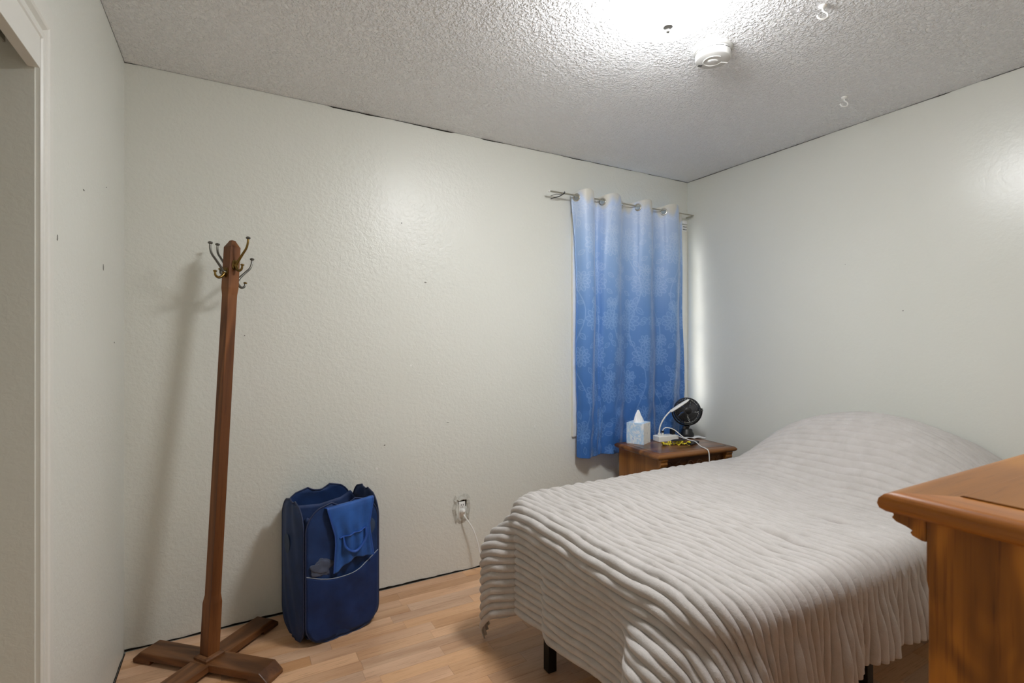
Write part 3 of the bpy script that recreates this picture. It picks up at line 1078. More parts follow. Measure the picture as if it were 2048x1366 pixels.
# clothes showing inside the hamper
def crumple(name, c, sx, sy, sz, mat, seed, label):
    r = np.random.default_rng(seed)
    nth, nph = 28, 40
    P = np.zeros((nph + 1, nth, 3))
    ph0 = r.uniform(0, 6, 6)
    for i in range(nph + 1):
        for j in range(nth):
            a, b = 2 * PI * i / nph, PI * j / (nth - 1)
            d = np.array([math.sin(b) * math.cos(a), math.sin(b) * math.sin(a), math.cos(b)])
            rr = 1 + 0.16 * math.sin(4 * d[0] + 5 * d[2] + ph0[0]) + 0.12 * math.sin(7 * d[1] - 6 * d[2] + ph0[1]) + 0.07 * math.sin(13 * d[0] + 11 * d[1] + ph0[2])
            P[i, j] = d * rr * np.array([sx, sy, sz])
    o = fast_grid(name, P, mat)
    o.location = c
    o.rotation_euler = (0, 0, hr_)
    return tag(o, label, 'clothes')
Rh = Matrix.Rotation(hr_, 3, 'Z')
crumple('crumpled_garment', hc + Rh @ Vector((-0.098, -0.1585, 0.325)), 0.046, 0.0045, 0.034, M_grey_cloth, 1, 'grey crumpled garment tucked in the hamper front pocket')
crumple('dark_laundry', hc + Rh @ Vector((0.0, 0.0, 0.17)), 0.115, 0.090, 0.13, plain('dark_cloth', (38, 42, 56), 0.9, var=0.3, bump=0.3), 2, 'dark heap of laundry at the bottom inside the hamper')

# ================================================================== wall outlet, plug and cord
ox, oz = 1.122, 0.350
out_t = thing('wall_outlet', (ox, YB, oz), 'white wall outlet in a ragged hole near the bed foot', 'outlet')
r = random.Random(9)
ring = []
k = 26
for i in range(k):
    a = 2 * PI * i / k
    ring.append((0.040 * math.copysign(abs(math.cos(a)) ** 0.6, math.cos(a)) * r.uniform(0.85, 1.2), 0.064 * math.copysign(abs(math.sin(a)) ** 0.6, math.sin(a)) * r.uniform(0.85, 1.15)))
MB().prism([(a * 0.62 + 0.004, b * 0.42 + 0.032) for a, b in ring], -0.0016, 0.001, 'xz').build('hole_shadow', M_dark_gap, out_t)
M_plaster = plain('torn_plaster', (190, 189, 180), 0.8, var=0.15, nscale=60, bump=0.6)
vs, fs = [], []
for i in range(k):
    a, b = ring[i]
    for sc, yy in ((0.80, -0.001), (0.90, -r.uniform(0.004, 0.010)), (1.05, -r.uniform(0.003, 0.007)), (1.32, -0.0008)):
        top_cut = 0.93 if b > 0.03 else 1.0
        vs.append((a * sc * r.uniform(0.95, 1.05), yy, b * sc * top_cut * r.uniform(0.96, 1.04)))
for i in range(k):
    j = (i + 1) % k
    for q in range(3):
        fs.append((4 * i + q, 4 * j + q, 4 * j + q + 1, 4 * i + q + 1))
MB().add(vs, fs).build('plaster_rim', M_plaster, out_t)
MB().box(-0.0200, 0.0200, -0.006, 0.001, -0.052, 0.038).build('receptacle', M_white, out_t, bevel=0.003)
MB().lathe([(0.0155, 0), (0.0155, 0.003), (0.013, 0.004), (0.002, 0.004)], 20, Matrix.Translation((0, -0.005, 0.018)) @ Matrix.Rotation(PI / 2, 4, 'X')).build('socket_face', M_white, out_t, smooth=0.6)
for sx in (-0.006, 0.006):
    MB().box(sx - 0.0013, sx + 0.0013, -0.0098, -0.008, 0.017, 0.026).build('slot', M_slot, out_t)
MB().lathe([(0.0024, 0), (0.0024, 0.001)], 10, Matrix.Translation((0, -0.009, 0.010)) @ Matrix.Rotation(PI / 2, 4, 'X')).build('slot', M_slot, out_t)
pc_ = thing('extension_lead', (ox, YB - 0.009, oz - 0.018), 'white plug and cord hanging from the wall outlet', 'cord')
MB().lathe([(0.016, 0), (0.016, 0.006), (0.013, 0.020), (0.006, 0.028)], 16, Matrix.Rotation(math.radians(62), 4, 'X')).build('plug', M_white, pc_, smooth=0.7)
cp = smooth_path([(0.0, -0.020, -0.010), (0.010, -0.034, -0.030), (0.040, -0.055, -0.085), (0.062, -0.070, -0.160), (0.075, -0.085, -0.230), (0.12, -0.12, -0.300), (0.25, -0.16, -0.336), (0.5, -0.20, -0.3385), (0.9, -0.16, -0.3385)], 60)
cp = [(a, b, max(c, -(oz - 0.018) + 0.0042)) for a, b, c in cp]
MB().tube(cp, 0.0040, 10).build('cord', M_white, pc_, smooth=1)

# ================================================================== bed
M_black = plain('black_steel', (16, 15, 14), 0.45, 0.3, var=0.2)
BX0, BX1, BY0, BY1 = 1.00, 2.885, 0.80, 1.92
fr = thing('bed_frame', ((BX0 + BX1) / 2, (BY0 + BY1) / 2, 0), 'black metal bed frame under the mattress', 'bed frame')
cx_, cy_ = fr.location.x, fr.location.y
legs = [(1.087, 1.654), (1.087, 1.03), (1.90, 1.76), (1.90, 0.93), (2.80, 1.76), (2.80, 0.93)]
for lx, ly in legs:
    MB().box(lx - cx_ - 0.019, lx - cx_ + 0.019, ly - cy_ - 0.019, ly - cy_ + 0.019, 0.0, 0.31).build('leg', M_black, fr, bevel=0.003)
MB().box(1.05 - cx_, 2.86 - cx_, 1.80 - cy_, 1.84 - cy_, 0.29, 0.335).build('side_rail', M_black, fr, bevel=0.002)
MB().box(1.05 - cx_, 2.86 - cx_, 0.88 - cy_, 0.92 - cy_, 0.29, 0.335).build('side_rail', M_black, fr, bevel=0.002)
for xx in (1.06, 1.42, 1.88, 2.34, 2.80):
    MB().box(xx - cx_, xx + 0.04 - cx_, 0.92 - cy_, 1.80 - cy_, 0.30, 0.334).build('cross_bar', M_black, fr, bevel=0.002)
MB().prism([(1.672 - cy_, 0.30), (1.672 - cy_, 0.225), (1.76 - cy_, 0.30)], 1.080 - cx_, 1.086 - cx_, 'yz').build('gusset', M_black, fr)
M_matt = plain('mattress_ticking', (214, 212, 206), 0.8)
mt = MB()
out = []
for cx2, cy2, a0 in ((BX1 - 0.06, BY1 - 0.09, 0), (BX0 + 0.21, BY1 - 0.21, PI / 2), (BX0 + 0.21, BY0 + 0.21, PI), (BX1 - 0.06, BY0 + 0.09, 1.5 * PI)):
    rr = 0.05 if cx2 > 2 else 0.17
    if cx2 > 2:
        cy2 = BY1 - 0.09 if cy2 > 1.3 else BY0 + 0.09
    for t in np.linspace(0, PI / 2, 8):
        out.append((cx2 + rr * math.cos(a0 + t), cy2 + rr * math.sin(a0 + t)))
matt = mt.prism(out, 0.337, 0.595, 'xy').build('mattress', M_matt, bevel=0.045, seg=4)
tag(matt, 'pale mattress on the black frame, hidden under the grey blanket', 'mattress')

# ---- ribbed plush blanket: cloth coordinates (p, q) folded over the mattress edge
Rr, re = 0.19, 0.065
rho1 = (Rr - re) + re * PI / 2
zt = 0.622
xc, y0c, y1c = BX0 + Rr, BY0 + Rr, BY1 - Rr
LF, LN, LFar = 0.355, 0.215, 0.335
PITCH = 0.0285
p0, p1_ = xc - (rho1 + LF), 2.893
q0, q1_ = y0c - (rho1 + LN), y1c + (rho1 + LFar)
npp = int((p1_ - p0) / (PITCH / 9))
nqq = int((q1_ - q0) / 0.0085)
ps = np.linspace(p0, p1_, npp)
qs = np.linspace(q0, q1_, nqq)
Pp, Qq = np.meshgrid(ps, qs, indexing='ij')
def blanket(Pp, Qq):
    cx = np.maximum(Pp, xc)
    cy = np.clip(Qq, y0c, y1c)
    dx, dy = Pp - cx, Qq - cy
    rho = np.hypot(dx, dy)
    ex = np.where(rho > 1e-6, dx / np.maximum(rho, 1e-6), 0)
    ey = np.where(rho > 1e-6, dy / np.maximum(rho, 1e-6), 0)
    th = np.clip((rho - (Rr - re)) / re, 0, PI / 2)
    hang = np.maximum(0, rho - rho1)
    h = np.where(rho < Rr - re, rho, Rr - re + re * np.sin(th))
    w = re * (1 - np.cos(th)) + hang
    # outward slope of the hanging cloth, by position around the bed
    foot = np.interp(Qq, [0.99, 1.02, 1.06, 1.10, 1.14, 1.20, 1.32, 1.45, 1.525, 1.545, 1.575, 1.65, 1.72, 1.74],
                     [0.46, 0.44, 0.30, 0.02, -0.16, -0.20, -0.12, 0.00, 0.05, 0.01, -0.10, -0.04, 0.02, 0.03])
    phi = np.arctan2(np.abs(dy), np.maximum(-dx, 1e-9))
    near = np.interp(phi, [0, .12, .30, .5, .75, 1.0, 1.25, 1.45, PI / 2], [.46, .47, .42, .30, .40, .26, .30, .14, .12])
    far = np.interp(phi, [0, .10, .18, .28, .45, .7, 1.0, 1.3, PI / 2], [.03, .02, -.05, -.04, .42, .68, .50, .10, .05])
    sidew = 0.10 + 0.085 * np.sin(2 * PI * Pp / 0.21 + 0.6) + 0.022 * np.sin(2 * PI * Pp / 0.097 + 1.1)
    fade = sstep(xc, xc + 0.12, Pp)
    slope = np.where(dx < 0, np.where(Qq < y0c, near, np.where(Qq > y1c, far, foot)),
                     np.where(Qq < y0c, 0.12 * (1 - fade) + sidew * fade, 0.05))
    slope = slope * np.where(Qq > y1c, 1.0, sstep(0, 0.10, hang))
    offs = slope * np.where(Qq > y1c, 0.21 * sstep(-0.03, 0.20, hang), np.where(hang < 0.17, hang, 0.17 + 0.25 * (hang - 0.17)))
    drop = hang * np.where((Qq > y1c) & (hang > 0.12), 1.0, 1) - np.minimum(hang, 0.12) * (1 - np.sqrt(np.clip(1 - slope ** 2, 0.5, 1)))
    w = re * (1 - np.cos(th)) + drop
    X = cx + ex * (h + offs)
    Y = cy + ey * (h + offs)
    # pillow mound and small sleep hollows
    dyp = np.abs(Y - 1.27) / 0.56
    my = np.clip(1 - dyp ** 2.6, 0, 1)
    mx = sstep(2.16, 2.62, X + 0.04 * (1 - my)) * (1 - 0.22 * sstep(2.68, 2.92, X))
    Hh = 0.305 * my * mx
    Z = zt - w + Hh
    top = np.clip(1 - rho / Rr, 0, 1)
    Z = Z + top * (0.008 * np.sin(3.1 * X + 2.0) * np.sin(4.2 * Y) + 0.005 * np.sin(9 * X + 5 * Y) + 0.004 * np.sin(14 * Y - 6 * X))
    # pinched creases
    for (ux, v0, v1, bend, hgt) in ((1.63, 0.93, 1.18, 0.25, 0.020), (1.97, 0.98, 1.20, 0.30, 0.016), (1.52, 1.24, 1.40, 0.2, 0.010)):
        line = X - ux - bend * (Y - v0) ** 2
        win_ = sstep(v0, v0 + 0.08, Y) * (1 - sstep(v1 - 0.08, v1, Y))
        Z = Z + hgt * win_ * (np.exp(-(line / 0.016) ** 2) - 0.7 * np.exp(-((line + 0.028) / 0.012) ** 2))
    return np.stack([X, Y, Z], -1), rho, hang
BP, rho, hang = blanket(Pp, Qq)
# soften the hard fold joints
for _ in range(6):
    BP[:, 1:-1] = 0.5 * BP[:, 1:-1] + 0.25 * (BP[:, :-2] + BP[:, 2:])
Nn = np.cross(np.gradient(BP, axis=0), np.gradient(BP, axis=1))
Nn /= np.linalg.norm(Nn, axis=-1, keepdims=True) + 1e-9
if Nn[npp // 2, nqq // 2, 2] < 0:
    Nn = -Nn
wob = 0.10 * np.sin(11 * Qq + 1.3 * np.sin(3 * Pp)) + 0.06 * np.sin(29 * Qq + 7 * Pp)
sph = (Pp - p0) / PITCH + wob
rib = np.abs(np.sin(PI * sph)) ** 0.62
soft = 1 - 0.45 * sstep(1.5, 2.2, Pp) * sstep(0, 0.1, Rr - rho)
lump = 1 + 0.16 * np.sin(23 * Qq + 2.1 * np.floor(sph) * 1.7) + 0.10 * np.sin(57 * Qq + 3.3 * np.floor(sph))
BP = BP + Nn * (0.0135 * rib * soft * lump)[..., None]
BP[..., 0] = np.minimum(BP[..., 0], XR - 0.006)
# wavy hem
n = NT('plush_blanket')
vv_ = n.coords(world=True)
f1 = n.noise(vv_, 420, 3, 0.6)
f2 = n.noise(vv_, 18, 3, 0.55, 0.5)
f3 = n.noise(vv_, 120, 3, 0.6, 0.8)
col = n.ramp(f2, [(0.30, s2l((181, 176, 171))), (0.72, s2l((192, 187, 183)))])
n.set(color=col, rough=0.85, spec=0.2, sheen=0.22, srough=0.45)
b1 = n.bump(f3, 0.35, 0.004)
n.bump(f1, 0.45, 0.0015, b1)
M_blank = n.m
bl = thing('blanket', (1.94, 1.36, 0.6), 'light grey ribbed plush blanket spread over the bed and pillows', 'blanket')
fast_grid('blanket_cloth', BP - np.array([1.94, 1.36, 0.6]), M_blank, bl, solid=0.006)

# ================================================================== nightstand
M_ns = wood('walnut_stain', (66, 38, 14), (112, 70, 30), (142, 92, 44), 'x', 0.34, 5.0, 5.0, 0.25, along=0.2)
M_nsv = wood('walnut_stain_side', (92, 56, 18), (132, 84, 34), (154, 102, 46), 'z', 0.36, 5.0, 5.0, 0.2, along=0.2, contrast=0.6)
M_ns_top = wood('walnut_top', (62, 36, 20), (104, 66, 38), (134, 92, 58), 'x', 0.30, 5.0, 5.0, 0.3, along=0.2)
M_ns_dark = wood('walnut_carved', (62, 34, 14), (104, 62, 28), (134, 86, 42), 'x', 0.38, 5.0, 6.0, 0.25, along=0.2)
nsx, nsy, nst, nrz = 2.075, 2.062, 0.645, math.radians(-4.5)
NW, ND = 0.605, 0.412
ns = thing('nightstand', (nsx, nsy, 0), 'dark stained wooden nightstand with carved front beside the bed', 'nightstand', nrz)
def slab(name, w, d, z1, th, mat, parent, x0=0.0, y0=0.0):
    """table top with a rounded nose edge: stacked rounded rectangles"""
    prof = [(0.010, 0.0), (0.003, 0.006), (0.0, 0.013), (0.002, 0.020), (0.008, 0.0245), (0.009, 0.026), (0.013, th)]
    vs, fs = [], []
    for ins, z in prof:
        vs += [(x0 + ins, y0 + ins, z1 - th + z), (x0 + w - ins, y0 + ins, z1 - th + z), (x0 + w - ins, y0 + d - ins, z1 - th + z), (x0 + ins, y0 + d - ins, z1 - th + z)]
    for i in range(len(prof) - 1):
        for k in range(4):
            l = (k + 1) % 4
            fs.append((4 * i + k, 4 * i + l, 4 * i + 4 + l, 4 * i + 4 + k))
    fs += [(3, 2, 1, 0), tuple(len(vs) - 4 + k for k in range(4))]
    return MB().add(vs, fs).build(name, mat, parent, smooth=0.7)
slab('top_slab', NW, ND, nst - 0.0015, 0.0285, M_ns, ns)
MB().box(0.045, NW - 0.045, 0.045, ND - 0.035, nst - 0.004, nst).build('top_inlay', M_ns_top, ns, bevel=0.001)
MB().box(0.028, 0.046, 0.045, ND - 0.012, 0.06, nst - 0.030).build('side_board', M_nsv, ns, bevel=0.001)
MB().box(NW - 0.046, NW - 0.028, 0.045, ND - 0.012, 0.06, nst - 0.030).build('side_board', M_nsv, ns, bevel=0.001)
MB().box(0.046, NW - 0.046, ND - 0.024, ND - 0.012, 0.06, nst - 0.030).build('back_board', M_nsv, ns)
MB().box(0.0, NW, 0.030, ND - 0.01, 0.0, 0.06).build('plinth', M_nsv, ns, bevel=0.004)
fz1, fz0 = nst - 0.032, nst - 0.120
fd = MB().box(0.075, NW - 0.075, 0.040, 0.056, fz0, fz1).build('frieze_drawer', M_ns_dark, ns, bevel=0.002)
MB().box(0.046, NW - 0.046, 0.056, 0.066, 0.06, nst - 0.030).build('front_board', M_ns_dark, ns)
for k, (a, b) in enumerate(((0.08, 0.29), (0.30, 0.515))):
    d_ = MB().box(0.080, NW - 0.080, 0.040, 0.056, a, b).build('drawer', M_ns, ns, bevel=0.004)
    for px_ in (0.2, 0.405):
        MB().lathe([(0.008, 0), (0.008, 0.012), (0.016, 0.018), (0.014, 0.026), (0.002, 0.028)], 16, Matrix.Translation((px_, 0.040, (a + b) / 2)) @ Matrix.Rotation(PI / 2, 4, 'X')).build('knob', M_brass, d_, smooth=0.8)
# corbels: S-shaped brackets at the front corners
def corbel(x0, x1, parent, ztop, yb, mat, dep=0.036, hgt=0.085, sgn=-1):
    pr = [(0, 0), (dep, 0), (dep, -0.010), (dep - 0.004, -0.014), (dep * 0.86, -0.020), (dep * 0.92, -0.030), (dep * 0.80, -0.042), (dep * 0.52, -0.050), (dep * 0.36, -0.058), (dep * 0.42, -0.066), (dep * 0.36, -0.076), (dep * 0.12, -0.085), (0, -0.085)]
    MB().prism([(yb + sgn * a, ztop + b * hgt / 0.085) for a, b in pr], x0, x1, 'yz').build('corbel', mat, parent, bevel=0.002)
corbel(0.028, 0.078, ns, nst - 0.0295, 0.045, M_nsv)
corbel(NW - 0.078, NW - 0.028, ns, nst - 0.0295, 0.045, M_nsv)
# carved ornament: rosette at each end, scrolling tendrils between
def rosette(cx, cz, rr, parent, yb):
    m = MB()
    for q in (1.0, 0.62):
        m.tube([(cx + rr * q * math.cos(a), yb - 0.002, cz + rr * q * math.sin(a)) for a in np.linspace(0, 2 * PI, 28, endpoint=False)], 0.0028, 6, closed=True)
    for i in range(8):
        a = 2 * PI * i / 8
        m.sphere((cx + rr * 0.36 * math.cos(a), yb - 0.001, cz + rr * 0.36 * math.sin(a)), rr * 0.16, 8, 6)
    m.sphere((cx, yb - 0.001, cz), rr * 0.2, 8, 6)
    m.build('rosette', M_ns_dark, parent, smooth=1)
rosette(0.108, nst - 0.078, 0.026, fd, 0.040)
rosette(NW - 0.108, nst - 0.078, 0.026, fd, 0.040)
for sgn in (-1, 1):
    c0 = NW / 2
    m = MB()
    pts = [(c0 + sgn * (0.012 + 0.13 * t), 0.038, nst - 0.078 + 0.016 * math.sin(9 * t)) for t in np.linspace(0, 1, 30)]
    m.tube(pts, list(np.linspace(0.005, 0.0022, 30)), 6)
    for t in (0.2, 0.5, 0.8):
        bx, bz = c0 + sgn * (0.012 + 0.13 * t), nst - 0.078 + 0.016 * math.sin(9 * t)
        s2 = 1 if math.cos(9 * t) > 0 else -1
        m.tube([(bx + sgn * 0.016 * (1 - a / 6) * math.cos(a) , 0.038, bz + s2 * (0.012 - 0.012 * (1 - a / 6) * math.sin(a + 1.2))) for a in np.linspace(0, 5, 18)], 0.0026, 6)
    m.build('carved_scroll', M_ns_dark, fd, smooth=1)

def nsp(x, y, z=0.0):
    """point on the nightstand top, from world x y"""
    return Vector((x, y, nst + z))

# ---------------- tissue box
n = NT('tissue_print')
v = n.coords()
sw = n.noise(v, 9, 4, 0.55, 2.0)
col = n.ramp(sw, [(0.36, s2l((236, 240, 244))), (0.50, s2l((168, 206, 238))), (0.58, s2l((232, 238, 244))), (0.68, s2l((110, 166, 222))), (0.8, s2l((226, 232, 238)))])
n.set(color=col, rough=0.5)
M_tb = n.m
n = NT('tissue_print_pale')
v = n.coords(scale=(1, 1, 0.6))
sw = n.noise(v, 16, 4, 0.6, 2.5)
n.set(color=n.ramp(sw, [(0.4, s2l((226, 228, 228))), (0.58, s2l((240, 238, 232))), (0.64, s2l((128, 146, 168))), (0.70, s2l((236, 236, 232)))]), rough=0.5)
M_tb2 = n.m
M_tissue = plain('tissue_paper', (244, 244, 244), 0.9, var=0.02)
e1 = Vector((0.90, 0.436, 0))
tbx = thing('tissue_box', (2.235, 2.392, nst), 'cube tissue box with blue and white swirl print on the nightstand', 'tissue box', math.radians(25))
TB = 0.056
MB().box(-TB, TB, -TB, TB, 0, 0.130).build('carton', M_tb, tbx, bevel=0.0015)
MB().box(-TB, TB, -TB - 0.0006, -TB - 0.0001, 0.001, 0.129).build('carton_side_print', M_tb2, tbx)
MB().lathe([(0.034, 0.1302), (0.034, 0.1310), (0.02, 0.1312)], 24, Matrix.Diagonal((1, 0.7, 1, 1))).build('opening_film', M_white, tbx)
nph, nzz = 48, 20
P = np.zeros((nph + 1, nzz, 3))
for i in range(nph + 1):
    a = 2 * PI * i / nph
    for j in range(nzz):
        t = j / (nzz - 1)
        rad = 0.036 * (1 - t) ** 0.8 + 0.008 * (1 - 0.5 * t)
        rad *= 1 + 0.22 * math.sin(5 * a + 4 * t) * (0.4 + 0.6 * t) + 0.1 * math.sin(11 * a)
        P[i, j] = (rad * math.cos(a) - 0.004 * t, rad * 0.62 * math.sin(a), 0.128 + 0.078 * t)
fast_grid('tissue', P, M_tissue, tbx)

# ---------------- power strip with a black plug
ps_ = thing('power_strip', (2.430, 2.352, nst), 'white power strip on the nightstand beside the tissue box', 'power strip', math.radians(-8))
MB().box(-0.075, 0.075, -0.034, 0.034, 0, 0.036).build('strip_body', M_white, ps_, bevel=0.004)
MB().box(-0.066, 0.066, -0.026, 0.026, 0.036, 0.0375).build('strip_face', M_white, ps_, bevel=0.0006)
for xx in (-0.02, 0.012):
    for s in (-0.005, 0.005):
        MB().box(xx + s - 0.001, xx + s + 0.001, -0.004, 0.004, 0.0374, 0.0380).build('slot', M_slot, ps_)
M_blk = plain('black_plastic', (20, 20, 21), 0.4, var=0.15)
bp_ = thing('plug_adapter', (2.482, 2.345, nst + 0.0378), 'black plug adapter standing in the white power strip', 'plug', math.radians(-8))
MB().box(-0.012, 0.012, -0.014, 0.014, 0, 0.034).build('adapter_body', M_blk, bp_, bevel=0.003)
MB().box(-0.007, 0.007, -0.008, 0.008, 0.034, 0.040).build('adapter_cap', M_blk, bp_, bevel=0.002)

# ---------------- gooseneck lamp
gl = thing('gooseneck_lamp', (2.378, 2.357, nst + 0.0378), 'white gooseneck reading lamp rising from the power strip', 'lamp')
MB().box(-0.008, 0.008, -0.006, 0.006, 0.0, 0.016).build('lamp_plug', M_white, gl, bevel=0.002)
gp = smooth_path([(0.0, 0, 0.014), (0.004, -0.001, 0.050), (0.022, -0.010, 0.096), (0.054, -0.022, 0.138), (0.090, -0.036, 0.168)], 40)
MB().tube(gp, 0.0046, 10).build('gooseneck', M_white, gl, smooth=1)
hA, hB = Vector((0.066, -0.030, 0.150)), Vector((0.178, -0.080, 0.226))
ax = (hB - hA).normalized()
sd_ = ax.cross(Vector((0, 0, 1))).normalized()
up_ = sd_.cross(ax)
vs, fs = [], []
secs = [(0.0, 0.008, 0.005), (0.04, 0.017, 0.008), (0.5, 0.019, 0.009), (0.85, 0.016, 0.007), (0.97, 0.010, 0.004), (1.0, 0.005, 0.002)]
for t, a, b in secs:
    c = hA.lerp(hB, t)
    for k in range(16):
        an = 2 * PI * k / 16
        vs.append(c + sd_ * a * math.cos(an) + up_ * b * math.sin(an))
for i in range(len(secs) - 1):
    for k in range(16):
        l = (k + 1) % 16
        fs.append((16 * i + k, 16 * i + l, 16 * i + 16 + l, 16 * i + 16 + k))
fs += [tuple(range(16))[::-1], tuple(len(vs) - 16 + k for k in range(16))]
MB().add(vs, fs).build('lamp_head', M_white, gl, smooth=1)

# ---------------- charging cable
cb = thing('charging_cable', (2.395, 2.345, nst + 0.0378), 'white charging cable arching from the power strip over the nightstand front', 'cable')
MB().box(-0.006, 0.006, -0.004, 0.004, 0.0, 0.018).build('usb_plug', M_white, cb, bevel=0.001)
MB().box(-0.008, 0.008, -0.006, 0.006, 0.018, 0.030).build('usb_collar', M_blk, cb, bevel=0.001)
cpts = [(0, 0, 0.028), (0.006, -0.004, 0.042), (0.026, -0.013, 0.050), (0.062, -0.040, 0.036), (0.095, -0.080, -0.005), (0.110, -0.115, -0.019), (0.102, -0.170, -0.019), (0.075, -0.235, -0.0335), (0.050, -0.290, -0.033), (0.041, -0.318, -0.040), (0.040, -0.326, -0.075), (0.040, -0.326, -0.16), (0.045, -0.322, -0.25)]
MB().tube(smooth_path(cpts, 66), 0.0030, 8).build('cable_wire', M_white, cb, smooth=1)

# ---------------- fan
M_grille = plain('grille_plastic', (58, 58, 60), 0.45, var=0.1)
fan_c = Vector((2.648, 2.375, nst))
fan = thing('desk_fan', (fan_c.x, fan_c.y, nst + 0.006), 'small round black desk fan on the nightstand', 'fan', math.radians(-34))
# local -y faces the camera
MB().lathe([(0.044, 0), (0.046, 0.006), (0.044, 0.020), (0.036, 0.030), (0.034, 0.044), (0.028, 0.050), (0.010, 0.052)], 28, Matrix.Diagonal((1.0, 0.9, 1, 1))).build('base', M_blk, fan, smooth=0.7)
MB().lathe([(0.013, 0.048), (0.012, 0.056), (0.018, 0.060), (0.018, 0.070), (0.012, 0.074)], 18).build('pivot', M_blk, fan, smooth=0.7)
MB().lathe([(0.009, -0.014), (0.010, 0), (0.009, 0.014)], 14, Matrix.Translation((-0.022, -0.01, 0.058)) @ Matrix.Rotation(PI / 2, 4, 'X')).build('clamp_knob', M_iron, fan, smooth=0.7)
FR, FZ = 0.086, 0.168
MB().tube([((FR + 0.010) * math.sin(a), 0.0, FZ - (FR + 0.010) * math.cos(a)) for a in np.linspace(-1.75, 1.75, 40)], 0.0052, 8).build('yoke', M_blk, fan, smooth=1)
for s in (-1, 1):
    MB().tube([(s * (FR - 0.004), 0, FZ + 0.004), (s * (FR + 0.016), 0, FZ + 0.004)], 0.006, 10).build('pivot_screw', M_iron, fan, smooth=1)
tilt = Matrix.Translation((0, 0, FZ)) @ Matrix.Rotation(math.radians(-8), 4, 'X')
def fan_part(m, name, mat, **k):
    o = m.build(name, mat, fan, **k)
    o.matrix_local = tilt
    return o
m = MB()
m.lathe([(FR - 0.006, -0.016), (FR, -0.016), (FR + 0.002, 0.0), (FR, 0.022), (FR - 0.006, 0.022), (FR - 0.004, 0.0), (FR - 0.006, -0.016)], 56, Matrix.Rotation(PI / 2, 4, 'X'), cap=False)
fan_part(m, 'cage_ring', M_blk, smooth=0.7)
for nm, yy, dome in (('front_grille', -0.022, -0.012), ('rear_grille', 0.016, 0.010)):
    m = MB()
    nr = 44 if dome < 0 else 30
    for i in range(nr):
        a0 = 2 * PI * i / nr
        pts = []
        for t in np.linspace(0, 1, 7):
            rr = 0.020 + (FR - 0.022) * t
            aa = a0 + 0.55 * t
            pts.append((rr * math.cos(aa), yy + dome * (1 - t * t), rr * math.sin(aa)))
        m.tube(pts, 0.0016, 5)
    m.tube([(0.055 * math.cos(a), yy + dome * (1 - 0.3), 0.055 * math.sin(a)) for a in np.linspace(0, 2 * PI, 40, endpoint=False)], 0.0012, 5, closed=True)
    fan_part(m, nm, M_grille, smooth=1)
m = MB().lathe([(0.022, 0), (0.022, 0.004), (0.018, 0.006), (0.002, 0.007)], 24, Matrix.Translation((0, -0.031, 0)) @ Matrix.Rotation(PI / 2, 4, 'X'))
fan_part(m, 'badge', M_blk, smooth=0.7)
m = MB().lathe([(0.018, -0.012), (0.018, 0.03), (0.012, 0.034), (0.002, 0.034)], 20, Matrix.Translation((0, 0.012, 0)) @ Matrix.Rotation(PI / 2, 4, 'X'))
fan_part(m, 'motor_hub', M_blk, smooth=0.7)
for i in range(5):
    a0 = 2 * PI * i / 5 + 0.3
    P = np.zeros((10, 8, 3))
    for a in range(10):
        for b in range(8):
            rr = 0.015 + 0.060 * a / 9
            an = a0 + (b / 7 - 0.5) * (1.05 + 0.15 * a / 9) + 0.25 * a / 9
            P[a, b] = (rr * math.cos(an), 0.010 * (b / 7 - 0.5) * 1.6, rr * math.sin(an))
    o = fast_grid('blade', P, M_blk, fan, solid=0.0014)
    o.matrix_local = tilt

# ---------------- paper, black tray, remote, phone, yellow fabric
M_paper = plain('paper', (232, 232, 232), 0.8, var=0.02)
pp = thing('folded_paper', (2.655, 2.345, nst), 'white folded paper lying under the black fan', 'paper', math.radians(-20))
P = np.zeros((14, 8, 3))
for i in range(14):
    for j in range(8):
        u, w_ = i / 13, j / 7
        P[i, j] = (-0.075 + 0.15 * u, -0.05 + 0.09 * w_, 0.0030 + 0.007 * abs(math.sin(2.2 * PI * u)) * (1 - w_) * (1 if w_ < 0.45 else 0))
fast_grid('sheet', P, M_paper, pp, solid=0.0012)
rc = thing('remote_control', (2.500, 2.196, nst), 'black oblong remote lying right of the yellow fabric', 'remote', math.radians(18))
MB().box(-0.055, 0.055, -0.019, 0.019, 0.0, 0.015).build('remote_body', M_blk, rc, bevel=0.006, seg=3)
for i in range(4):
    for j in range(2):
        MB().lathe([(0.004, 0.0145), (0.004, 0.0162), (0.002, 0.0166)], 10, Matrix.Translation((-0.035 + i * 0.018, -0.008 + 0.016 * j, 0))).build('button', M_slot, rc)
n = NT('yellow_print')
v = n.coords()
sw = n.noise(v, 70, 2, 0.5, 1.5)
n.set(color=n.ramp(sw, [(0.50, s2l((238, 216, 40))), (0.56, s2l((40, 30, 40))), (0.62, s2l((46, 34, 40))), (0.66, s2l((240, 220, 60)))]), rough=0.7)
M_yel = n.m
yf = thing('patterned_fabric', (2.382, 2.228, nst), 'yellow and black patterned cloth strip crumpled on the nightstand', 'cloth', math.radians(-14))
P = np.zeros((70, 10, 3))
for i in range(70):
    u = i / 69
    for j in range(10):
        w_ = j / 9
        P[i, j] = (-0.090 + 0.18 * u, -0.022 + 0.040 * w_ + 0.016 * math.sin(4.4 * u), 0.003 + 0.016 * (0.5 + 0.5 * math.sin(19 * u + 2.2 * w_)) * (0.35 + 0.65 * math.sin(PI * w_)) + 0.004 * math.sin(40 * u))
fast_grid('cloth_strip', P, M_yel, yf, solid=0.002)
P = np.zeros((30, 8, 3))
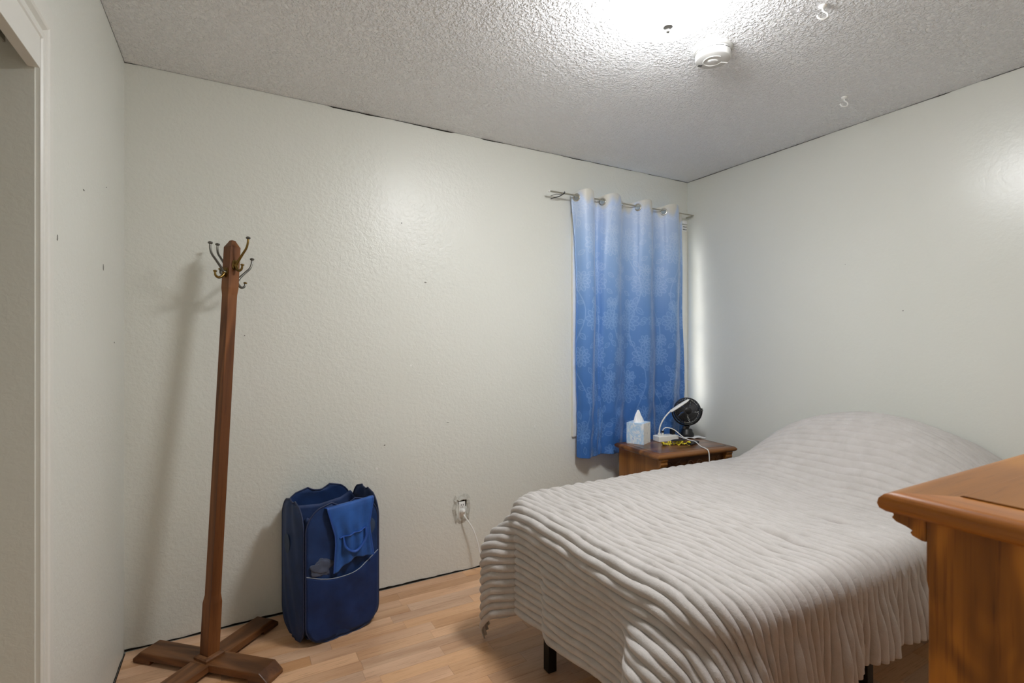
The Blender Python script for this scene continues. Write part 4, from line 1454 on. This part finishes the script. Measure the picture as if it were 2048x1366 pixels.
for i in range(30):
    u = i / 29
    for j in range(8):
        w_ = j / 7
        P[i, j] = (0.02 + 0.07 * u, 0.030 + 0.030 * w_, 0.003 + 0.018 * (0.5 + 0.5 * math.sin(15 * u + 3 * w_)))
fast_grid('cloth_tail', P, M_yel, yf, solid=0.002)
ph = thing('oblong_case', (2.402, 2.218, nst + 0.0235), 'slim black oblong case resting across the yellow patterned cloth', 'case', math.radians(-6))
m = MB()
vs, fs = [], []
for i in range(13):
    t = -1 + 2 * i / 12
    s = max(0.05, (1 - abs(t) ** 3.0)) ** 0.6
    for k in range(14):
        a = 2 * PI * k / 14
        vs.append((0.062 * t, 0.017 * s * math.cos(a), 0.0065 + 0.0065 * s * math.sin(a)))
for i in range(12):
    for k in range(14):
        l = (k + 1) % 14
        fs.append((14 * i + k, 14 * i + l, 14 * i + 14 + l, 14 * i + 14 + k))
fs += [tuple(range(14))[::-1], tuple(12 * 14 + k for k in range(14))]
MB().add(vs, fs).build('case_shell', M_blk, ph, smooth=1)
MB().tube([(0.060 * math.cos(a), 0.0166 * math.sin(a), 0.0065) for a in np.linspace(0, 2 * PI, 36, endpoint=False)], 0.0009, 6, closed=True).build('case_seam', M_slot, ph, smooth=1)

# ================================================================== dresser (foreground right)
M_dr = wood('dresser_oak_side', (124, 72, 18), (188, 116, 34), (208, 136, 50), 'z', 0.42, 2.6, 17.0, 0.05, along=0.33)
M_drt = wood('dresser_oak_top', (116, 68, 18), (150, 94, 28), (166, 110, 38), 'x', 0.40, 4.0, 4.0, 0.0, along=0.2, contrast=0.6)
M_dre = wood('dresser_oak_edge', (120, 66, 16), (170, 102, 32), (190, 120, 44), 'y', 0.32, 3.0, 6.0, 0.2, along=0.1, contrast=0.5)
DX, DY, DZ = 0.639, 0.300, 1.119
DW, DD = 1.05, 0.50
dr_ = thing('dresser', (DX, DY, 0), 'tall golden oak dresser with corbelled top in the right foreground', 'dresser')
# local: x to the right, front faces +y at y = 0, back at y = -DD
def nose(length_axis, a0, a1, fixed, outward, name, mat):
    """border board of the top with a rounded nose; mitred ends"""
    prof = [(0.006, -0.022), (0.0015, -0.0185), (0.0, -0.0135), (0.001, -0.0075), (0.005, -0.0027), (0.011, -0.0004), (0.016, 0.0), (0.055, 0.0), (0.055, -0.022)]
    vs = []
    for end, a in ((0, a0), (1, a1)):
        for ins, z in prof:
            aa = a
            if end == 0 and a0 == 0:
                aa = a + ins * (1 if a1 > a0 else -1)
            if length_axis == 'x':
                vs.append((aa, fixed - outward * ins, DZ + z))
            else:
                vs.append((fixed - outward * ins, aa, DZ + z))
    k = len(prof)
    fs = [(i, (i + 1) % k, k + (i + 1) % k, k + i) for i in range(k)] + [tuple(range(k))[::-1], tuple(range(k, 2 * k))]
    return MB().add(vs, fs).build(name, mat, dr_, smooth=0.6)
nose('x', 0, DW, 0.0, 1, 'top_border', M_drt)
nose('y', 0, -DD, 0.0, -1, 'top_border', M_dre)
MB().box(0.0565, DW - 0.002, -DD + 0.002, -0.0565, DZ - 0.022, DZ + 0.0018).build('top_panel', M_drt, dr_, bevel=0.0012)
MB().box(0.055, 0.0566, -DD + 0.002, -0.055, DZ - 0.02, DZ - 0.0006).build('panel_groove', M_dark_gap, dr_)
CY = -0.040
MB().box(0.020, 0.042, -DD + 0.01, CY, 0.05, DZ - 0.022).build('side_board', M_dr, dr_, bevel=0.002)
MB().box(DW - 0.042, DW - 0.02, -DD + 0.01, CY, 0.05, DZ - 0.022).build('side_board', M_dr, dr_, bevel=0.002)
MB().box(0.042, DW - 0.042, -DD + 0.01, -DD + 0.02, 0.05, DZ - 0.022).build('back_board', M_dr, dr_)
MB().box(0.015, DW - 0.015, -DD + 0.01, CY + 0.012, 0.0, 0.06).build('plinth', M_dr, dr_, bevel=0.004)
MB().box(0.042, DW - 0.042, CY - 0.03, CY - 0.018, 0.06, DZ - 0.022).build('front_board', M_dr, dr_)
for k in range(5):
    a = 0.075 + k * 0.196
    d_ = MB().box(0.075, DW - 0.075, CY - 0.018, CY, a, a + 0.18).build('drawer', M_drt, dr_, bevel=0.004)
    for px_ in (0.28, DW - 0.28):
        MB().lathe([(0.008, 0), (0.008, 0.010), (0.016, 0.016), (0.014, 0.024), (0.002, 0.026)], 16, Matrix.Translation((px_, CY, a + 0.09)) @ Matrix.Rotation(-PI / 2, 4, 'X')).build('knob', M_brass, d_, smooth=0.8)
for x0_ in (0.020, DW - 0.070):
    # pilaster strip with a waisted profile under the corbel
    pr = [(CY - 0.02, 0.06), (CY - 0.02, DZ - 0.0225), (CY + 0.002, DZ - 0.0225), (CY + 0.002, DZ - 0.090), (CY - 0.003, DZ - 0.115), (CY - 0.005, DZ - 0.135), (CY - 0.001, DZ - 0.3), (CY + 0.002, 0.5), (CY + 0.002, 0.06)]
    MB().prism(pr, x0_ + 0.0005, x0_ + 0.05, 'yz').build('pilaster', M_dr, dr_, bevel=0.002)
    corbel(x0_ + 0.001, x0_ + 0.048, dr_, DZ - 0.0222, CY + 0.002, M_dr, 0.036, 0.027, 1)
